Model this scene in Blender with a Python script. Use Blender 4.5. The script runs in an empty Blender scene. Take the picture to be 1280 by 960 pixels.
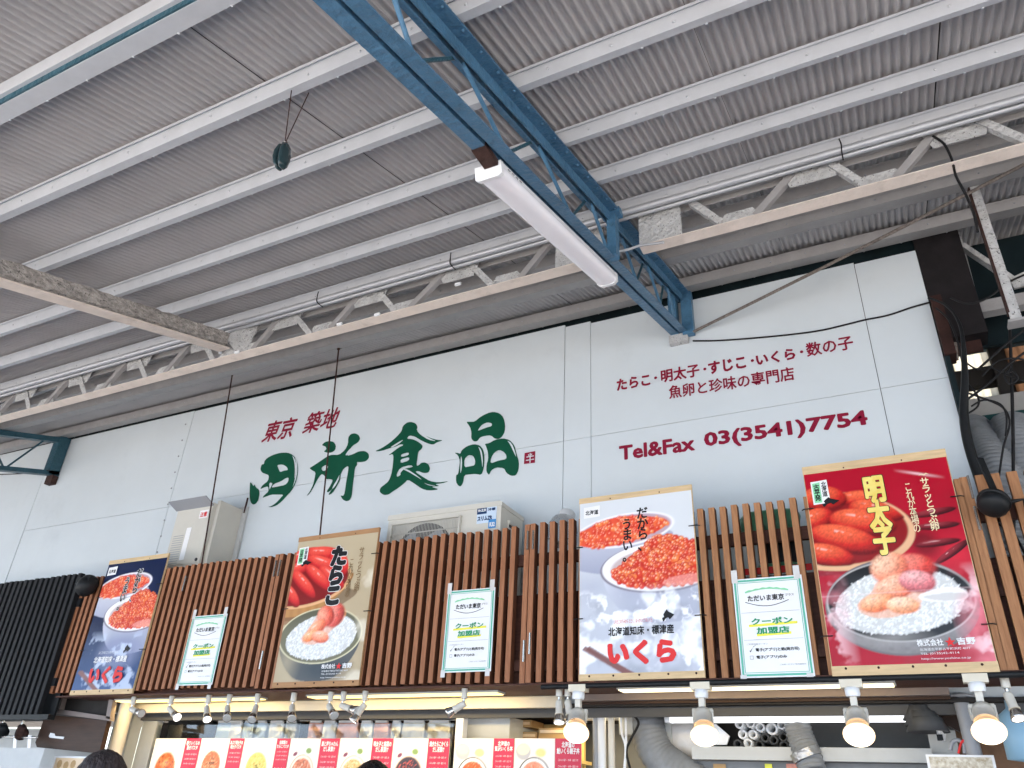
import bpy, math, random
from mathutils import Vector, Matrix
from mathutils.geometry import tessellate_polygon

S = bpy.context.scene
COL = S.collection
random.seed(7)

# ------------------------------------------------------------------ camera
# camera axes in world coordinates (right, down, forward) and focal length in pixels of a 1280 wide frame
RX = ((0.89286175, -0.18320405, -0.4113808), (0.44807597, 0.45271822, 0.77089178), (0.04500909, -0.87262964, 0.48630411))
FPX = 970.5
EYE = 1.6                                   # eye height of the photographer above the pavement
cam_d = bpy.data.cameras.new("camera"); cam = bpy.data.objects.new("camera", cam_d); COL.objects.link(cam)
cam_d.sensor_width = 36.0; cam_d.lens = FPX / 1280 * 36.0; cam_d.clip_end = 500; cam_d.clip_start = 0.05
cam.matrix_world = Matrix(((RX[0][0], -RX[0][1], -RX[0][2], 0), (RX[1][0], -RX[1][1], -RX[1][2], 0),
                           (RX[2][0], -RX[2][1], -RX[2][2], EYE), (0, 0, 0, 1)))
S.camera = cam

# ------------------------------------------------------------------ world, sun, exposure
SUN_EL, SUN_AZ = 66.0, 25.0                 # sun behind the shop: it lights the street and the facades opposite
w = bpy.data.worlds.new("World"); S.world = w; w.use_nodes = True
nt = w.node_tree; nt.nodes.clear()
sky = nt.nodes.new('ShaderNodeTexSky'); sky.sky_type = 'NISHITA'; sky.sun_disc = False
sky.sun_elevation = math.radians(SUN_EL); sky.sun_rotation = math.radians(SUN_AZ)
sky.dust_density = 1.0; sky.air_density = 1.0
bg = nt.nodes.new('ShaderNodeBackground'); bg.inputs[1].default_value = 0.15
wo = nt.nodes.new('ShaderNodeOutputWorld')
nt.links.new(sky.outputs[0], bg.inputs[0]); nt.links.new(bg.outputs[0], wo.inputs[0])
sd = bpy.data.lights.new("sun", 'SUN'); sd.energy = 5.0; sd.angle = math.radians(0.5); sd.color = (1.0, 0.97, 0.93)
sun = bpy.data.objects.new("sun", sd); COL.objects.link(sun)
az = math.radians(SUN_AZ); el = math.radians(SUN_EL)
sdir = Vector((math.sin(az) * math.cos(el), math.cos(az) * math.cos(el), math.sin(el)))
sun.rotation_euler = sdir.to_track_quat('Z', 'Y').to_euler(); sun.location = (0, -5, 12)
S.view_settings.view_transform = 'Standard'; S.view_settings.look = 'None'
S.view_settings.exposure = 2.22; S.view_settings.gamma = 1.0

# ------------------------------------------------------------------ measuring helpers
def ray(px, py):
    a, b, c = px - 640, py - 480, FPX
    return Vector(tuple(r[0] * a + r[1] * b + r[2] * c for r in RX))
def at(px, py, Y):                          # the point of the upright plane y = Y seen in that direction
    r = ray(px, py); r = r * (Y / r.y); r.z += EYE; return r
def atx(px, py, X):
    r = ray(px, py); r = r * (X / r.x); r.z += EYE; return r
SL = 0.30                                   # slope of the canopy roof
PA = math.atan(SL); CA, SA = math.cos(PA), math.sin(PA)
def roofz(y, c=2.0372): return c + SL * y + EYE

# ------------------------------------------------------------------ mesh helpers
class MB:
    def __init__(s): s.v = []; s.f = []; s.m = []; s.sm = []
    def add(s, vs, fs, mi=0, smooth=False):
        o = len(s.v); s.v += [tuple(p) for p in vs]
        for f in fs: s.f.append(tuple(i + o for i in f)); s.m.append(mi); s.sm.append(smooth)
        return s
    def box(s, a, b, mi=0):
        x0, x1 = sorted((a[0], b[0])); y0, y1 = sorted((a[1], b[1])); z0, z1 = sorted((a[2], b[2]))
        vs = [(x, y, z) for z in (z0, z1) for y in (y0, y1) for x in (x0, x1)]
        return s.add(vs, [(0, 2, 3, 1), (4, 5, 7, 6), (0, 1, 5, 4), (2, 6, 7, 3), (0, 4, 6, 2), (1, 3, 7, 5)], mi)
    def bar(s, p, q, wd, ht, up=(0, 0, 1), mi=0):
        p = Vector(p); q = Vector(q); d = (q - p).normalized(); sx = d.cross(Vector(up))
        if sx.length < 1e-4: sx = d.cross(Vector((1, 0, 0)))
        sx.normalize(); u = sx.cross(d).normalized()
        vs = []
        for c in (p, q):
            for a, b in ((-1, -1), (1, -1), (1, 1), (-1, 1)): vs.append(c + sx * (a * wd / 2) + u * (b * ht / 2))
        return s.add(vs, [(3, 2, 1, 0), (4, 5, 6, 7), (0, 1, 5, 4), (1, 2, 6, 5), (2, 3, 7, 6), (3, 0, 4, 7)], mi)
    def ext(s, prof, p, q, up=(0, 0, 1), mi=0, smooth=False):        # sweep a closed profile (side, up) from p to q
        p = Vector(p); q = Vector(q); d = (q - p).normalized(); sx = d.cross(Vector(up)).normalized(); u = sx.cross(d).normalized()
        n = len(prof); vs = [c + sx * a + u * b for c in (p, q) for a, b in prof]
        fs = [(i, (i + 1) % n, n + (i + 1) % n, n + i) for i in range(n)]
        s.add(vs, fs, mi, smooth)
        tri = tessellate_polygon([[Vector((a, b, 0)) for a, b in prof]])
        s.add(vs, [tuple(reversed(t)) for t in tri] + [tuple(n + i for i in t) for t in tri], mi)
        return s
    def tube(s, pts, r, n=8, mi=0, caps=True):
        pts = [Vector(p) for p in pts]
        if len(pts) >= 4 and n <= 10:              # round the bends of hanging cables
            out = []; rr = []; R_ = r if isinstance(r, (list, tuple)) else [r] * len(pts)
            for i in range(len(pts) - 1):
                p0, p1, p2, p3 = pts[max(0, i - 1)], pts[i], pts[i + 1], pts[min(len(pts) - 1, i + 2)]
                for k in range(5):
                    t = k / 5; out.append(.5 * ((2 * p1) + (p2 - p0) * t + (2 * p0 - 5 * p1 + 4 * p2 - p3) * t * t + (3 * p1 - p0 - 3 * p2 + p3) * t ** 3)); rr.append(R_[i] + (R_[i + 1] - R_[i]) * t)
            pts = out + [pts[-1]]; r = rr + [R_[-1]]
        rs = r if isinstance(r, (list, tuple)) else [r] * len(pts)
        ref = None; vs = []
        for i, p in enumerate(pts):
            d = (pts[min(i + 1, len(pts) - 1)] - pts[max(i - 1, 0)]).normalized()
            if ref is None: ref = d.orthogonal().normalized()
            ref = (ref - d * ref.dot(d)).normalized(); b = d.cross(ref)
            for k in range(n):
                a = 2 * math.pi * k / n; vs.append(p + (ref * math.cos(a) + b * math.sin(a)) * rs[i])
        fs = []
        for i in range(len(pts) - 1):
            for k in range(n):
                fs.append((i * n + k, i * n + (k + 1) % n, (i + 1) * n + (k + 1) % n, (i + 1) * n + k))
        s.add(vs, fs, mi, True)
        if caps:
            s.add(vs[:n], [tuple(range(n))[::-1]], mi); s.add(vs[-n:], [tuple(range(n))], mi)
        return s
    def lathe(s, prof, o, axis, n=20, mi=0):                       # prof: (radius, distance along axis)
        o = Vector(o); ax = Vector(axis).normalized(); a = ax.orthogonal().normalized(); b = ax.cross(a)
        vs = []
        for r, t in prof:
            for k in range(n):
                t_ = 2 * math.pi * k / n; vs.append(o + ax * t + (a * math.cos(t_) + b * math.sin(t_)) * max(r, 1e-5))
        fs = [(i * n + k, i * n + (k + 1) % n, (i + 1) * n + (k + 1) % n, (i + 1) * n + k) for i in range(len(prof) - 1) for k in range(n)]
        return s.add(vs, fs, mi, True)
    def poly(s, pts, th=None, holes=(), mi=0):                      # flat polygon with holes; th = thickness vector behind it
        loops = [[Vector(p) for p in pts]] + [[Vector(p) for p in h] for h in holes]
        # tessellate in the plane's own 2-D frame
        nrm = Vector((0, 0, 0)); L = loops[0]
        for i in range(len(L)): nrm += L[i].cross(L[(i + 1) % len(L)])
        nrm.normalize(); ax = nrm.orthogonal().normalized(); ay = nrm.cross(ax)
        l2 = [[Vector((p.dot(ax), p.dot(ay), 0)) for p in lp] for lp in loops]
        tri = tessellate_polygon(l2); allv = [p for lp in loops for p in lp]
        s.add(allv, tri, mi)
        if th is not None:
            th = Vector(th); back = [p + th for p in allv]; n = len(allv)
            s.add(back, [tuple(reversed(t)) for t in tri], mi); o = 0
            for lp in loops:
                m = len(lp); s.add([allv[o + i] for i in range(m)] + [back[o + i] for i in range(m)],
                                   [(i, m + i, m + (i + 1) % m, (i + 1) % m) for i in range(m)], mi); o += m
        return s
    def build(s, name, mats, parent=None, **props):
        me = bpy.data.meshes.new(name); off = Vector((0, 0, 0))
        p = parent
        while p is not None: off += p.location; p = p.parent
        me.from_pydata([tuple(Vector(v) - off) for v in s.v], [], s.f)
        if not isinstance(mats, (list, tuple)): mats = [mats]
        for m in mats: me.materials.append(m)
        me.polygons.foreach_set("material_index", s.m); me.polygons.foreach_set("use_smooth", s.sm)
        me.update()
        o = bpy.data.objects.new(name, me); COL.objects.link(o)
        if parent is not None: o.parent = parent
        for k, v in props.items(): o[k] = v
        return o
def thing(name, label, cat, loc=(0, 0, 0), group=None):
    o = bpy.data.objects.new(name, None); o.empty_display_size = 0.1; COL.objects.link(o)
    o.location = loc; o['label'] = label; o['category'] = cat
    if group: o['group'] = group
    return o
def tag(o, label, cat, group=None):
    o['label'] = label; o['category'] = cat
    if group: o['group'] = group
    return o
def inst(src, name, parent, loc, rot=None, scale=None, mat=None):
    o = bpy.data.objects.new(name, src.data); COL.objects.link(o); o.parent = parent; o.location = loc
    if rot: o.rotation_euler = rot
    if scale: o.scale = scale
    return o
def copy_tree(o, parent=None):
    c = o.copy(); COL.objects.link(c)
    if parent is not None: c.parent = parent
    for ch in [k for k in o.children]: copy_tree(ch, c)
    return c
def smoothpoly(pts, it=1):
    for _ in range(it):
        q = []
        for i in range(len(pts)):
            a = Vector(pts[i]); b = Vector(pts[(i + 1) % len(pts)])
            q += [a * 0.78 + b * 0.22, a * 0.22 + b * 0.78]
        pts = q
    return pts

# ------------------------------------------------------------------ materials
MATS = {}
def mat(name, col, rough=0.6, metal=0.0, var=0.0, vscale=6.0, bump=0.0, bscale=40.0, coat=0.0, stretch=None, col2=None,
        emit=0.0, alpha=None, spec=None, stain=0.0, stain_scale=2.0, stain_col=(0.12, 0.10, 0.08), trans=0.0, speck=0.0):
    m = bpy.data.materials.new(name); m.use_nodes = True; n = m.node_tree; b = n.nodes['Principled BSDF']
    b.inputs['Base Color'].default_value = (*col, 1); b.inputs['Roughness'].default_value = rough; b.inputs['Metallic'].default_value = metal
    if coat: b.inputs['Coat Weight'].default_value = coat; b.inputs['Coat Roughness'].default_value = 0.08
    if emit: b.inputs['Emission Color'].default_value = (*col, 1); b.inputs['Emission Strength'].default_value = emit
    if trans: b.inputs['Transmission Weight'].default_value = trans
    b.inputs['Specular IOR Level'].default_value = spec if spec is not None else (.5 if metal or trans else .25)
    tc = n.nodes.new('ShaderNodeTexCoord'); src = tc.outputs['Object']
    if stretch:
        mp = n.nodes.new('ShaderNodeMapping'); mp.inputs['Scale'].default_value = stretch
        n.links.new(src, mp.inputs[0]); src = mp.outputs[0]
    cur = None
    def mixin(fac, c_a, c_b):
        mx = n.nodes.new('ShaderNodeMix'); mx.data_type = 'RGBA'
        n.links.new(fac, mx.inputs[0])
        for idx, c in ((6, c_a), (7, c_b)):
            if hasattr(c, 'links'): n.links.new(c, mx.inputs[idx])
            else: mx.inputs[idx].default_value = (*c, 1)
        return mx.outputs[2]
    if var or col2:
        t = n.nodes.new('ShaderNodeTexNoise'); t.inputs['Scale'].default_value = vscale; t.inputs['Detail'].default_value = 6
        t.inputs['Roughness'].default_value = 0.65
        n.links.new(src, t.inputs['Vector'])
        rp = n.nodes.new('ShaderNodeMapRange'); rp.inputs[1].default_value = 0.32; rp.inputs[2].default_value = 0.68
        n.links.new(t.outputs[0], rp.inputs[0])
        a = tuple(c * (1 - var) for c in col); c2 = col2 or tuple(min(1, c * (1 + var)) for c in col)
        cur = mixin(rp.outputs[0], a, c2)
    if stain:
        t = n.nodes.new('ShaderNodeTexNoise'); t.inputs['Scale'].default_value = stain_scale; t.inputs['Detail'].default_value = 9; t.inputs['Roughness'].default_value = 0.7
        n.links.new(src, t.inputs['Vector'])
        rp = n.nodes.new('ShaderNodeMapRange'); rp.inputs[1].default_value = 0.56; rp.inputs[2].default_value = 0.78; rp.inputs[4].default_value = stain
        n.links.new(t.outputs[0], rp.inputs[0]); cur = mixin(rp.outputs[0], cur if cur is not None else col, stain_col)
    if speck:
        t = n.nodes.new('ShaderNodeTexNoise'); t.inputs['Scale'].default_value = 90; t.inputs['Detail'].default_value = 2
        n.links.new(tc.outputs['Object'], t.inputs['Vector'])
        rp = n.nodes.new('ShaderNodeMapRange'); rp.inputs[1].default_value = 0.64; rp.inputs[2].default_value = 0.69; rp.inputs[4].default_value = speck
        n.links.new(t.outputs[0], rp.inputs[0]); cur = mixin(rp.outputs[0], cur if cur is not None else col, (0.03, 0.025, 0.02))
    if cur is not None: n.links.new(cur, b.inputs['Base Color'])
    if bump:
        t = n.nodes.new('ShaderNodeTexNoise'); t.inputs['Scale'].default_value = bscale; t.inputs['Detail'].default_value = 4
        n.links.new(src, t.inputs['Vector'])
        bp = n.nodes.new('ShaderNodeBump'); bp.inputs['Strength'].default_value = bump; bp.inputs['Distance'].default_value = 0.02
        n.links.new(t.outputs[0], bp.inputs['Height']); n.links.new(bp.outputs[0], b.inputs['Normal'])
        if coat: n.links.new(bp.outputs[0], b.inputs['Coat Normal'])
    MATS[name] = m; return m
def cellmat(name, dark, mid, light, scale, rough=0.25, coat=0.4, bump=0.6, rnd=1.0):      # round beads: roe, rice
    m = bpy.data.materials.new(name); m.use_nodes = True; n = m.node_tree; b = n.nodes['Principled BSDF']
    b.inputs['Roughness'].default_value = rough; b.inputs['Coat Weight'].default_value = coat
    tc = n.nodes.new('ShaderNodeTexCoord'); v = n.nodes.new('ShaderNodeTexVoronoi'); v.inputs['Scale'].default_value = scale
    v.inputs['Randomness'].default_value = rnd
    n.links.new(tc.outputs['Object'], v.inputs['Vector'])
    cr = n.nodes.new('ShaderNodeValToRGB'); e = cr.color_ramp.elements
    e[0].position = 0.05; e[0].color = (*light, 1); e[1].position = 0.75; e[1].color = (*dark, 1)
    k = cr.color_ramp.elements.new(0.22); k.color = (*mid, 1)
    n.links.new(v.outputs['Distance'], cr.inputs[0])
    t = n.nodes.new('ShaderNodeTexNoise'); t.inputs['Scale'].default_value = 9
    n.links.new(tc.outputs['Object'], t.inputs['Vector'])
    mx = n.nodes.new('ShaderNodeMix'); mx.data_type = 'RGBA'; mx.blend_type = 'MULTIPLY'; mx.inputs[0].default_value = 0.8
    r2 = n.nodes.new('ShaderNodeMapRange'); r2.inputs[1].default_value = .3; r2.inputs[2].default_value = .7; r2.inputs[3].default_value = 0.6; r2.inputs[4].default_value = 1.15
    n.links.new(t.outputs[0], r2.inputs[0]); n.links.new(cr.outputs[0], mx.inputs[6]); n.links.new(r2.outputs[0], mx.inputs[7])
    n.links.new(mx.outputs[2], b.inputs['Base Color'])
    MATS[name] = m; return m

M_wall = mat('white_painted_panel', (0.60, 0.65, 0.675), 0.45, var=0.035, vscale=1.3, stain=0.30, stain_scale=1.1, stain_col=(0.36, 0.39, 0.41), bump=0.02, bscale=3)
M_gap = mat('panel_joint_backing', (0.10, 0.10, 0.10), 0.9)  # dark grey backing that shows through the panel joints
M_roof = mat('corrugated_sheet_paint', (0.42, 0.405, 0.405), 0.6, var=0.08, vscale=3, stain=0.25, stain_scale=1.3, stain_col=(0.22, 0.19, 0.17))
M_steel = mat('pale_steel_paint', (0.46, 0.48, 0.51), 0.45, var=0.05, vscale=9, stain=0.25, stain_scale=5, stain_col=(0.33, 0.29, 0.26), bump=0.06, bscale=20)
M_steel2 = mat('grey_beige_steel_paint', (0.31, 0.30, 0.295), 0.5, var=0.08, vscale=9, stain=0.35, stain_scale=4, stain_col=(0.2, 0.17, 0.15), bump=0.06, bscale=20)
M_beige = mat('beige_chord_paint', (0.68, 0.60, 0.535), 0.55, var=0.08, vscale=8, stain=0.5, stain_scale=7, stain_col=(0.2, 0.16, 0.13), bump=0.25, bscale=60)
M_flake = mat('flaking_white_paint', (0.47, 0.47, 0.465), 0.7, var=0.15, vscale=14, stain=0.3, stain_scale=8, stain_col=(0.2, 0.18, 0.16), bump=1.0, bscale=45, speck=0.85)
M_fluff = mat('sprayed_fibre_coating', (0.36, 0.335, 0.31), 0.95, var=0.4, vscale=45, bump=1.0, bscale=80, stretch=(1, .5, 1), speck=0.7)
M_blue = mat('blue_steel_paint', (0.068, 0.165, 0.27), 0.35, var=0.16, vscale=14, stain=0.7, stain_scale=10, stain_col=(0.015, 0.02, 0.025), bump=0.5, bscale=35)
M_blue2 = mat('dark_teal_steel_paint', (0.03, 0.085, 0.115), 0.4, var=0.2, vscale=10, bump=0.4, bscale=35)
M_rust = mat('dark_rusty_plate', (0.045, 0.022, 0.018), 0.8, var=0.4, vscale=30, bump=0.5)
M_pipe = mat('galvanised_conduit', (0.42, 0.43, 0.45), 0.35, metal=0.3, var=0.06)
M_white = mat('white_enamel', (0.78, 0.79, 0.80), 0.35, var=0.02)
M_diff = mat('frosted_lamp_cover', (0.90, 0.89, 0.93), 0.2, var=0.03, vscale=3)
M_wood = mat('stained_cedar_slat', (0.25, 0.095, 0.042), 0.6, spec=.3, col2=(0.40, 0.175, 0.085), var=0.12, vscale=5, stretch=(12, 12, 0.8), bump=0.15, bscale=20, stain=0.4, stain_scale=2.5, stain_col=(0.09, 0.035, 0.018))
M_wood_l = mat('weathered_cedar_slat', (0.27, 0.118, 0.052), 0.6, col2=(0.42, 0.205, 0.095), var=0.12, vscale=5, stretch=(12, 12, 0.8), bump=0.15, bscale=20, stain=0.3, stain_scale=2.5, stain_col=(0.12, 0.05, 0.025))
M_woodd = mat('dark_cedar_board', (0.07, 0.026, 0.016), 0.6, var=0.25, vscale=5, stretch=(1, 6, 10), bump=0.1)
M_pine = mat('pale_plywood', (0.60, 0.44, 0.25), 0.6, var=0.14, vscale=4, stretch=(1.5, 6, 14), bump=0.05)
M_blackwood = mat('black_stained_slat', (0.010, 0.011, 0.013), 0.6, spec=0.2, var=0.3, vscale=6, stretch=(8, 8, 0.6), bump=0.1)
M_brownply = mat('dark_brown_plywood', (0.045, 0.022, 0.013), 0.5, var=0.3, vscale=5, stretch=(1, 5, 12))
M_black = mat('black_plastic', (0.009, 0.010, 0.011), 0.5)
M_rubber = mat('black_cable_sheath', (0.011, 0.011, 0.012), 0.6)
M_rope = mat('frayed_steel_rope', (0.20, 0.17, 0.15), 0.7, var=0.4, vscale=60, bump=0.6, bscale=200)
M_acw = mat('cream_enamel_casing', (0.56, 0.54, 0.48), 0.4, var=0.04, vscale=4, stain=0.12, stain_scale=4)
M_acg = mat('cream_wire_guard', (0.45, 0.44, 0.40), 0.5)
M_acdark = mat('dark_grey_fan', (0.055, 0.055, 0.058), 0.5)
M_green = mat('deep_green_sign_paint', (0.005, 0.075, 0.040), 0.4, var=0.08)
M_red = mat('dark_red_sign_paint', (0.24, 0.009, 0.034), 0.4, var=0.08)
M_paper = mat('white_paper', (0.78, 0.78, 0.78), 0.25, coat=0.4, bump=0.08, bscale=4)
M_cloth = mat('white_cotton_cloth', (0.55, 0.56, 0.55), 0.9, var=.05, vscale=6, bump=.1, bscale=60)
M_tape = mat('translucent_tape', (0.62, 0.60, 0.58), 0.2, coat=0.5, bump=0.2, bscale=30)
M_lead = mat('lead_grey_plastic', (0.30, 0.31, 0.33), 0.4, bump=0.1)
M_duct = mat('grey_flexible_duct', (0.22, 0.23, 0.24), 0.5, var=0.15, vscale=9, stain=.4, stain_scale=6)
M_ductd = mat('dark_grey_duct', (0.06, 0.062, 0.065), 0.5, var=0.1)
M_foil = mat('crumpled_silver_tape', (0.45, 0.45, 0.45), 0.3, metal=0.7, bump=0.9, bscale=25)
M_cream = mat('cream_lamp_body', (0.66, 0.62, 0.54), 0.4)
M_metal = mat('polished_joint', (0.55, 0.52, 0.48), 0.2, metal=0.9)
M_bulb = mat('lit_bulb_face', (1.0, 0.86, 0.66), emit=.9)
M_glow = mat('warm_lit_glass', (0.85, 0.55, 0.30), emit=.10)
M_glow2 = mat('bright_lit_glass_rim', (1.0, 0.72, 0.42), emit=.35)
M_bulbw = mat('lit_small_bulb', (1.0, 0.97, 0.90), emit=.9)
M_strip = mat('lit_led_strip', (1.0, 0.76, 0.30), emit=.42)
M_stripw = mat('lit_led_strip_pale', (1.0, 0.86, 0.55), emit=.5)
M_tubel = mat('lit_fluorescent_tube', (0.95, 0.97, 1.0), emit=.4)
M_fascia = mat('pale_fascia_board', (0.66, 0.60, 0.48), 0.4, var=0.05)
M_fasciad = mat('dull_mauve_fascia', (0.23, 0.185, 0.165), 0.45, var=0.08)
M_dark = mat('dark_interior', (0.035, 0.032, 0.03), 0.8, var=0.2)  # even near-black tone for interior boards and alley bars
M_grey = mat('grey_panel', (0.20, 0.205, 0.205), 0.5, var=0.06)
M_greyl = mat('pale_grey_panel', (0.48, 0.49, 0.48), 0.45, var=0.05, stain=0.2, stain_scale=3)
M_yel = mat('warm_interior_wall', (0.80, 0.58, 0.24), 0.6, var=0.06)
M_card = mat('cardboard', (0.42, 0.27, 0.13), 0.8, var=0.1)
M_clear = mat('clear_glass_shell', (0.75, 0.77, 0.78), 0.08, trans=0.75)
M_greencl = mat('green_plastic_wrap', (0.08, 0.24, 0.14), 0.3, var=0.3, vscale=8, bump=0.6, bscale=18)
M_asph = mat('pavement', (0.53, 0.475, 0.415), 0.9, var=0.12, vscale=2, bump=0.2, bscale=60)
M_brtr = mat('brown_translucent_sheet', (0.30, 0.19, 0.11), 0.4, var=0.25, vscale=4)
M_crtr = mat('cream_translucent_sheet', (0.75, 0.70, 0.58), 0.35, var=0.1, vscale=4)
M_backb = mat('dark_green_board', (0.007, 0.015, 0.018), 0.5, var=0.4, vscale=5)
M_teal = mat('teal_duct_box', (0.015, 0.06, 0.06), 0.4, var=0.2)
M_bei = mat('beige_far_wall', (0.36, 0.35, 0.33), 0.6, var=0.06)
M_skin = mat('skin', (0.42, 0.24, 0.17), 0.5)
M_hair = mat('dark_hair', (0.035, 0.026, 0.024), 0.5, var=0.5, vscale=50, bump=0.6, bscale=90, stretch=(1, 1, .3))
M_hairb = mat('black_hair', (0.006, 0.005, 0.005), 0.4, bump=0.6, bscale=90)
M_shirt1 = mat('navy_cotton', (0.03, 0.04, 0.08), 0.8)
M_shirt2 = mat('grey_cotton', (0.25, 0.25, 0.26), 0.8)
M_trous = mat('dark_trousers', (0.03, 0.03, 0.035), 0.8)

# ------------------------------------------------------------------ lettering
def fit_text(txt, o, ux, uz, wd, ht, m, parent, name='lettering', depth=0.0012, bold=0.0, shear=0.0, vertical=False, size_only=False, line=1.0):
    """text filling the box o + ux*wd + uz*ht (both unit vectors in the plane)"""
    if vertical: txt = "\n".join(txt)
    strike = bold if bold > .012 else 0
    c = bpy.data.curves.new(name, 'FONT'); c.body = txt; c.size = 1; c.resolution_u = 2; c.offset = .006 if strike else bold; c.shear = shear
    c.align_x = 'CENTER' if vertical or "\n" in txt else 'LEFT'; c.space_line = line
    t = bpy.data.objects.new(name, c); COL.objects.link(t)
    dg = bpy.context.evaluated_depsgraph_get(); dg.update()
    me = bpy.data.meshes.new_from_object(t.evaluated_get(dg))
    bpy.data.objects.remove(t); bpy.data.curves.remove(c)
    xs = [v.co.x for v in me.vertices]; ys = [v.co.y for v in me.vertices]
    if not xs: return None
    if strike:                              # bold face: the outline struck several times, each a hair behind the last
        vs0 = [v.co.copy() for v in me.vertices]; fs0 = [tuple(p.vertices) for p in me.polygons]; vs = []; fs = []; q = 8 if strike > .03 else 6
        for k in range(q):
            a = 2 * math.pi * k / q + .3; o_ = len(vs)
            vs += [(v.x + strike * math.cos(a), v.y + strike * math.sin(a), -.012 * k) for v in vs0]; fs += [tuple(i + o_ for i in f) for f in fs0]
        me = bpy.data.meshes.new(name); me.from_pydata(vs, [], fs)
        xs = [v.co.x for v in me.vertices]; ys = [v.co.y for v in me.vertices]
    x0, x1, y0, y1 = min(xs), max(xs), min(ys), max(ys)
    sx, sy = wd / (x1 - x0), ht / (y1 - y0)
    if size_only: sx = sy = min(sx, sy)
    o = Vector(o); ux = Vector(ux); uz = Vector(uz); off = Vector((0, 0, 0)); p = parent
    while p is not None: off += p.location; p = p.parent
    nn = ux.cross(uz).normalized()
    for v in me.vertices: v.co = o + ux * ((v.co.x - x0) * sx) + uz * ((v.co.y - y0) * sy) + nn * (v.co.z * .004) - off
    me.materials.clear(); me.materials.append(m)
    ob = bpy.data.objects.new(name, me); COL.objects.link(ob); ob.parent = parent
    return ob
EX, EZ = Vector((1, 0, 0)), Vector((0, 0, 1))
def wall_text(txt, bl, tr, Y, m, parent, **k):
    a = at(*bl, Y); b = at(*tr, Y)
    return fit_text(txt, a, EX, EZ, b.x - a.x, b.z - a.z, m, parent, **k)

# ================================================================== SETTING
g = MB(); g.add([(-150, -150, 0), (150, -150, 0), (150, 150, 0), (-150, 150, 0)], [(0, 1, 2, 3)]); g.build('ground', M_asph, kind='structure')

M_fac = mat('bluish_bounce_facade', (0.49, 0.60, 0.715), 0.7, var=0.06, vscale=1)
M_win = mat('bounce_facade_window_glass', (0.05, 0.07, 0.08), 0.1)
fac = thing('bounce_building', 'unseen pale building added across the street to bounce light at the shop', 'building', (0, -9, 0))  # unseen facade, added and tinted blue to bounce light under the canopy
MB().box((-30, -12, 0), (22, -9, 6.2)).build('wall', M_fac, fac)  # body of the unseen added bounce building
for i in range(17):
    for z in (1.0, 4.3): MB().box((-29 + 3 * i, -9.0, z), (-27.6 + 3 * i, -8.97, z + 1.5)).build('window', M_win, fac)  # windows of the unseen added bounce building

# ------------------------------------------------------------------ shop wall with painted lettering
YW = 4.75
wall = thing('shop_wall', 'large white painted panel wall above the shop, with green brush lettering', 'wall', (-4, YW, 0))
def zc(z): return z + EYE
cols = [(-16, -12.2, 3.46, 0), (-12.2, -8.33, 3.46, 0), (-8.32, -6.16, 3.445, 1), (-6.155, -2.085, 3.44, 1), (-2.08, -1.868, 3.42, 1), (-1.864, 0.052, 3.40, 1), (0.056, 0.43, 3.385, 1)]
for x0, x1, zt, sp in cols:
    rows = [(0.62, 2.418), (2.4215, zt)] if sp else [(0.62, zt)]
    for a, b in rows:
        dy = random.uniform(-.0015, .0015)
        MB().box((x0, YW + dy, zc(a)), (x1, YW + .02, zc(b))).build('wall_panel', M_wall, wall)
MB().box((-16, YW + .021, zc(.55)), (0.43, YW + .05, zc(3.37))).build('wall_backing', M_gap, wall)
# rows of fixing screws along one joint
s = MB()
for i in range(9):
    p = at(235 - i * 4.4, 530 + i * 20, YW)
    s.lathe([(0.009, 0), (0.009, 0.004), (0, 0.006)], (p.x - .03, YW - .002, p.z), (0, -1, 0), 6)
s.build('joint_screws', M_lead, wall, kind='stuff')
YT = YW - 0.004
def line_text(txt, bl, br, ht, m, bold, **k):            # lettering on a baseline measured from bl to br
    a = at(*bl, YT); b = at(*br, YT); return fit_text(txt, a, (b - a).normalized(), EZ, (b - a).length, ht, m, wall, bold=bold, **k)
by = lambda x: 489 + (x - 770) * (436 - 489) / 298
for w_, x0, x1, h_, k_ in (("たらこ", 771, 813, .098, .034), ("明太子", 826.5, 875, .108, .024), ("すじこ", 886, 933, .102, .034), ("いくら", 946, 995, .092, .034), ("数の子", 1009, 1068, .108, .017)):
    line_text(w_, (x0, by(x0)), (x1, by(x1)), h_, M_red, k_)
for x0 in (819.5, 881, 940.5, 1002):
    p_ = at(x0, by(x0) - 8, YT); MB().lathe([(.011, 0), (0, .0005)], p_, (0, -1, 0), 14).build('lettering', M_red, wall)
line_text("魚卵と珍味の専門店", (836.5, 499), (994, 475), .106, M_red, .015)
line_text("Tel&Fax", (774, 576), (869, 563), .112, M_red, .030)
line_text("03(3541)7754", (881, 563.5), (1087, 536), .132, M_red, .034)
line_text("東京", (326, 554), (368, 546), at(345, 526, YT).z - at(345, 551, YT).z, M_red, .018, shear=0.28)
line_text("築地", (377, 543), (422, 534), at(398, 516, YT).z - at(398, 541, YT).z, M_red, .013, shear=0.28)
def traced(loops, conv, name, m, Y, parent, it=1):
    P = [[at(*conv(x, y), Y) for x, y in lp] for lp in loops]
    P = [smoothpoly(lp, it) for lp in P]
    MB().poly(P[0], holes=P[1:]).build(name, m, parent)
c1 = lambda x, y: (300 + x / 6.4, 500 + y / 6.4)
c2 = lambda x, y: (460 + x / 5.818, 500 + y / 5.818)
traced([[(80,655),(95,668),(108,692),(116,672),(128,702),(152,715),(157,750),(147,800),(127,830),(105,838),(85,820),(76,770),(78,700)]], c1, 'brush_stroke', M_green, YT, wall)
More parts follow.
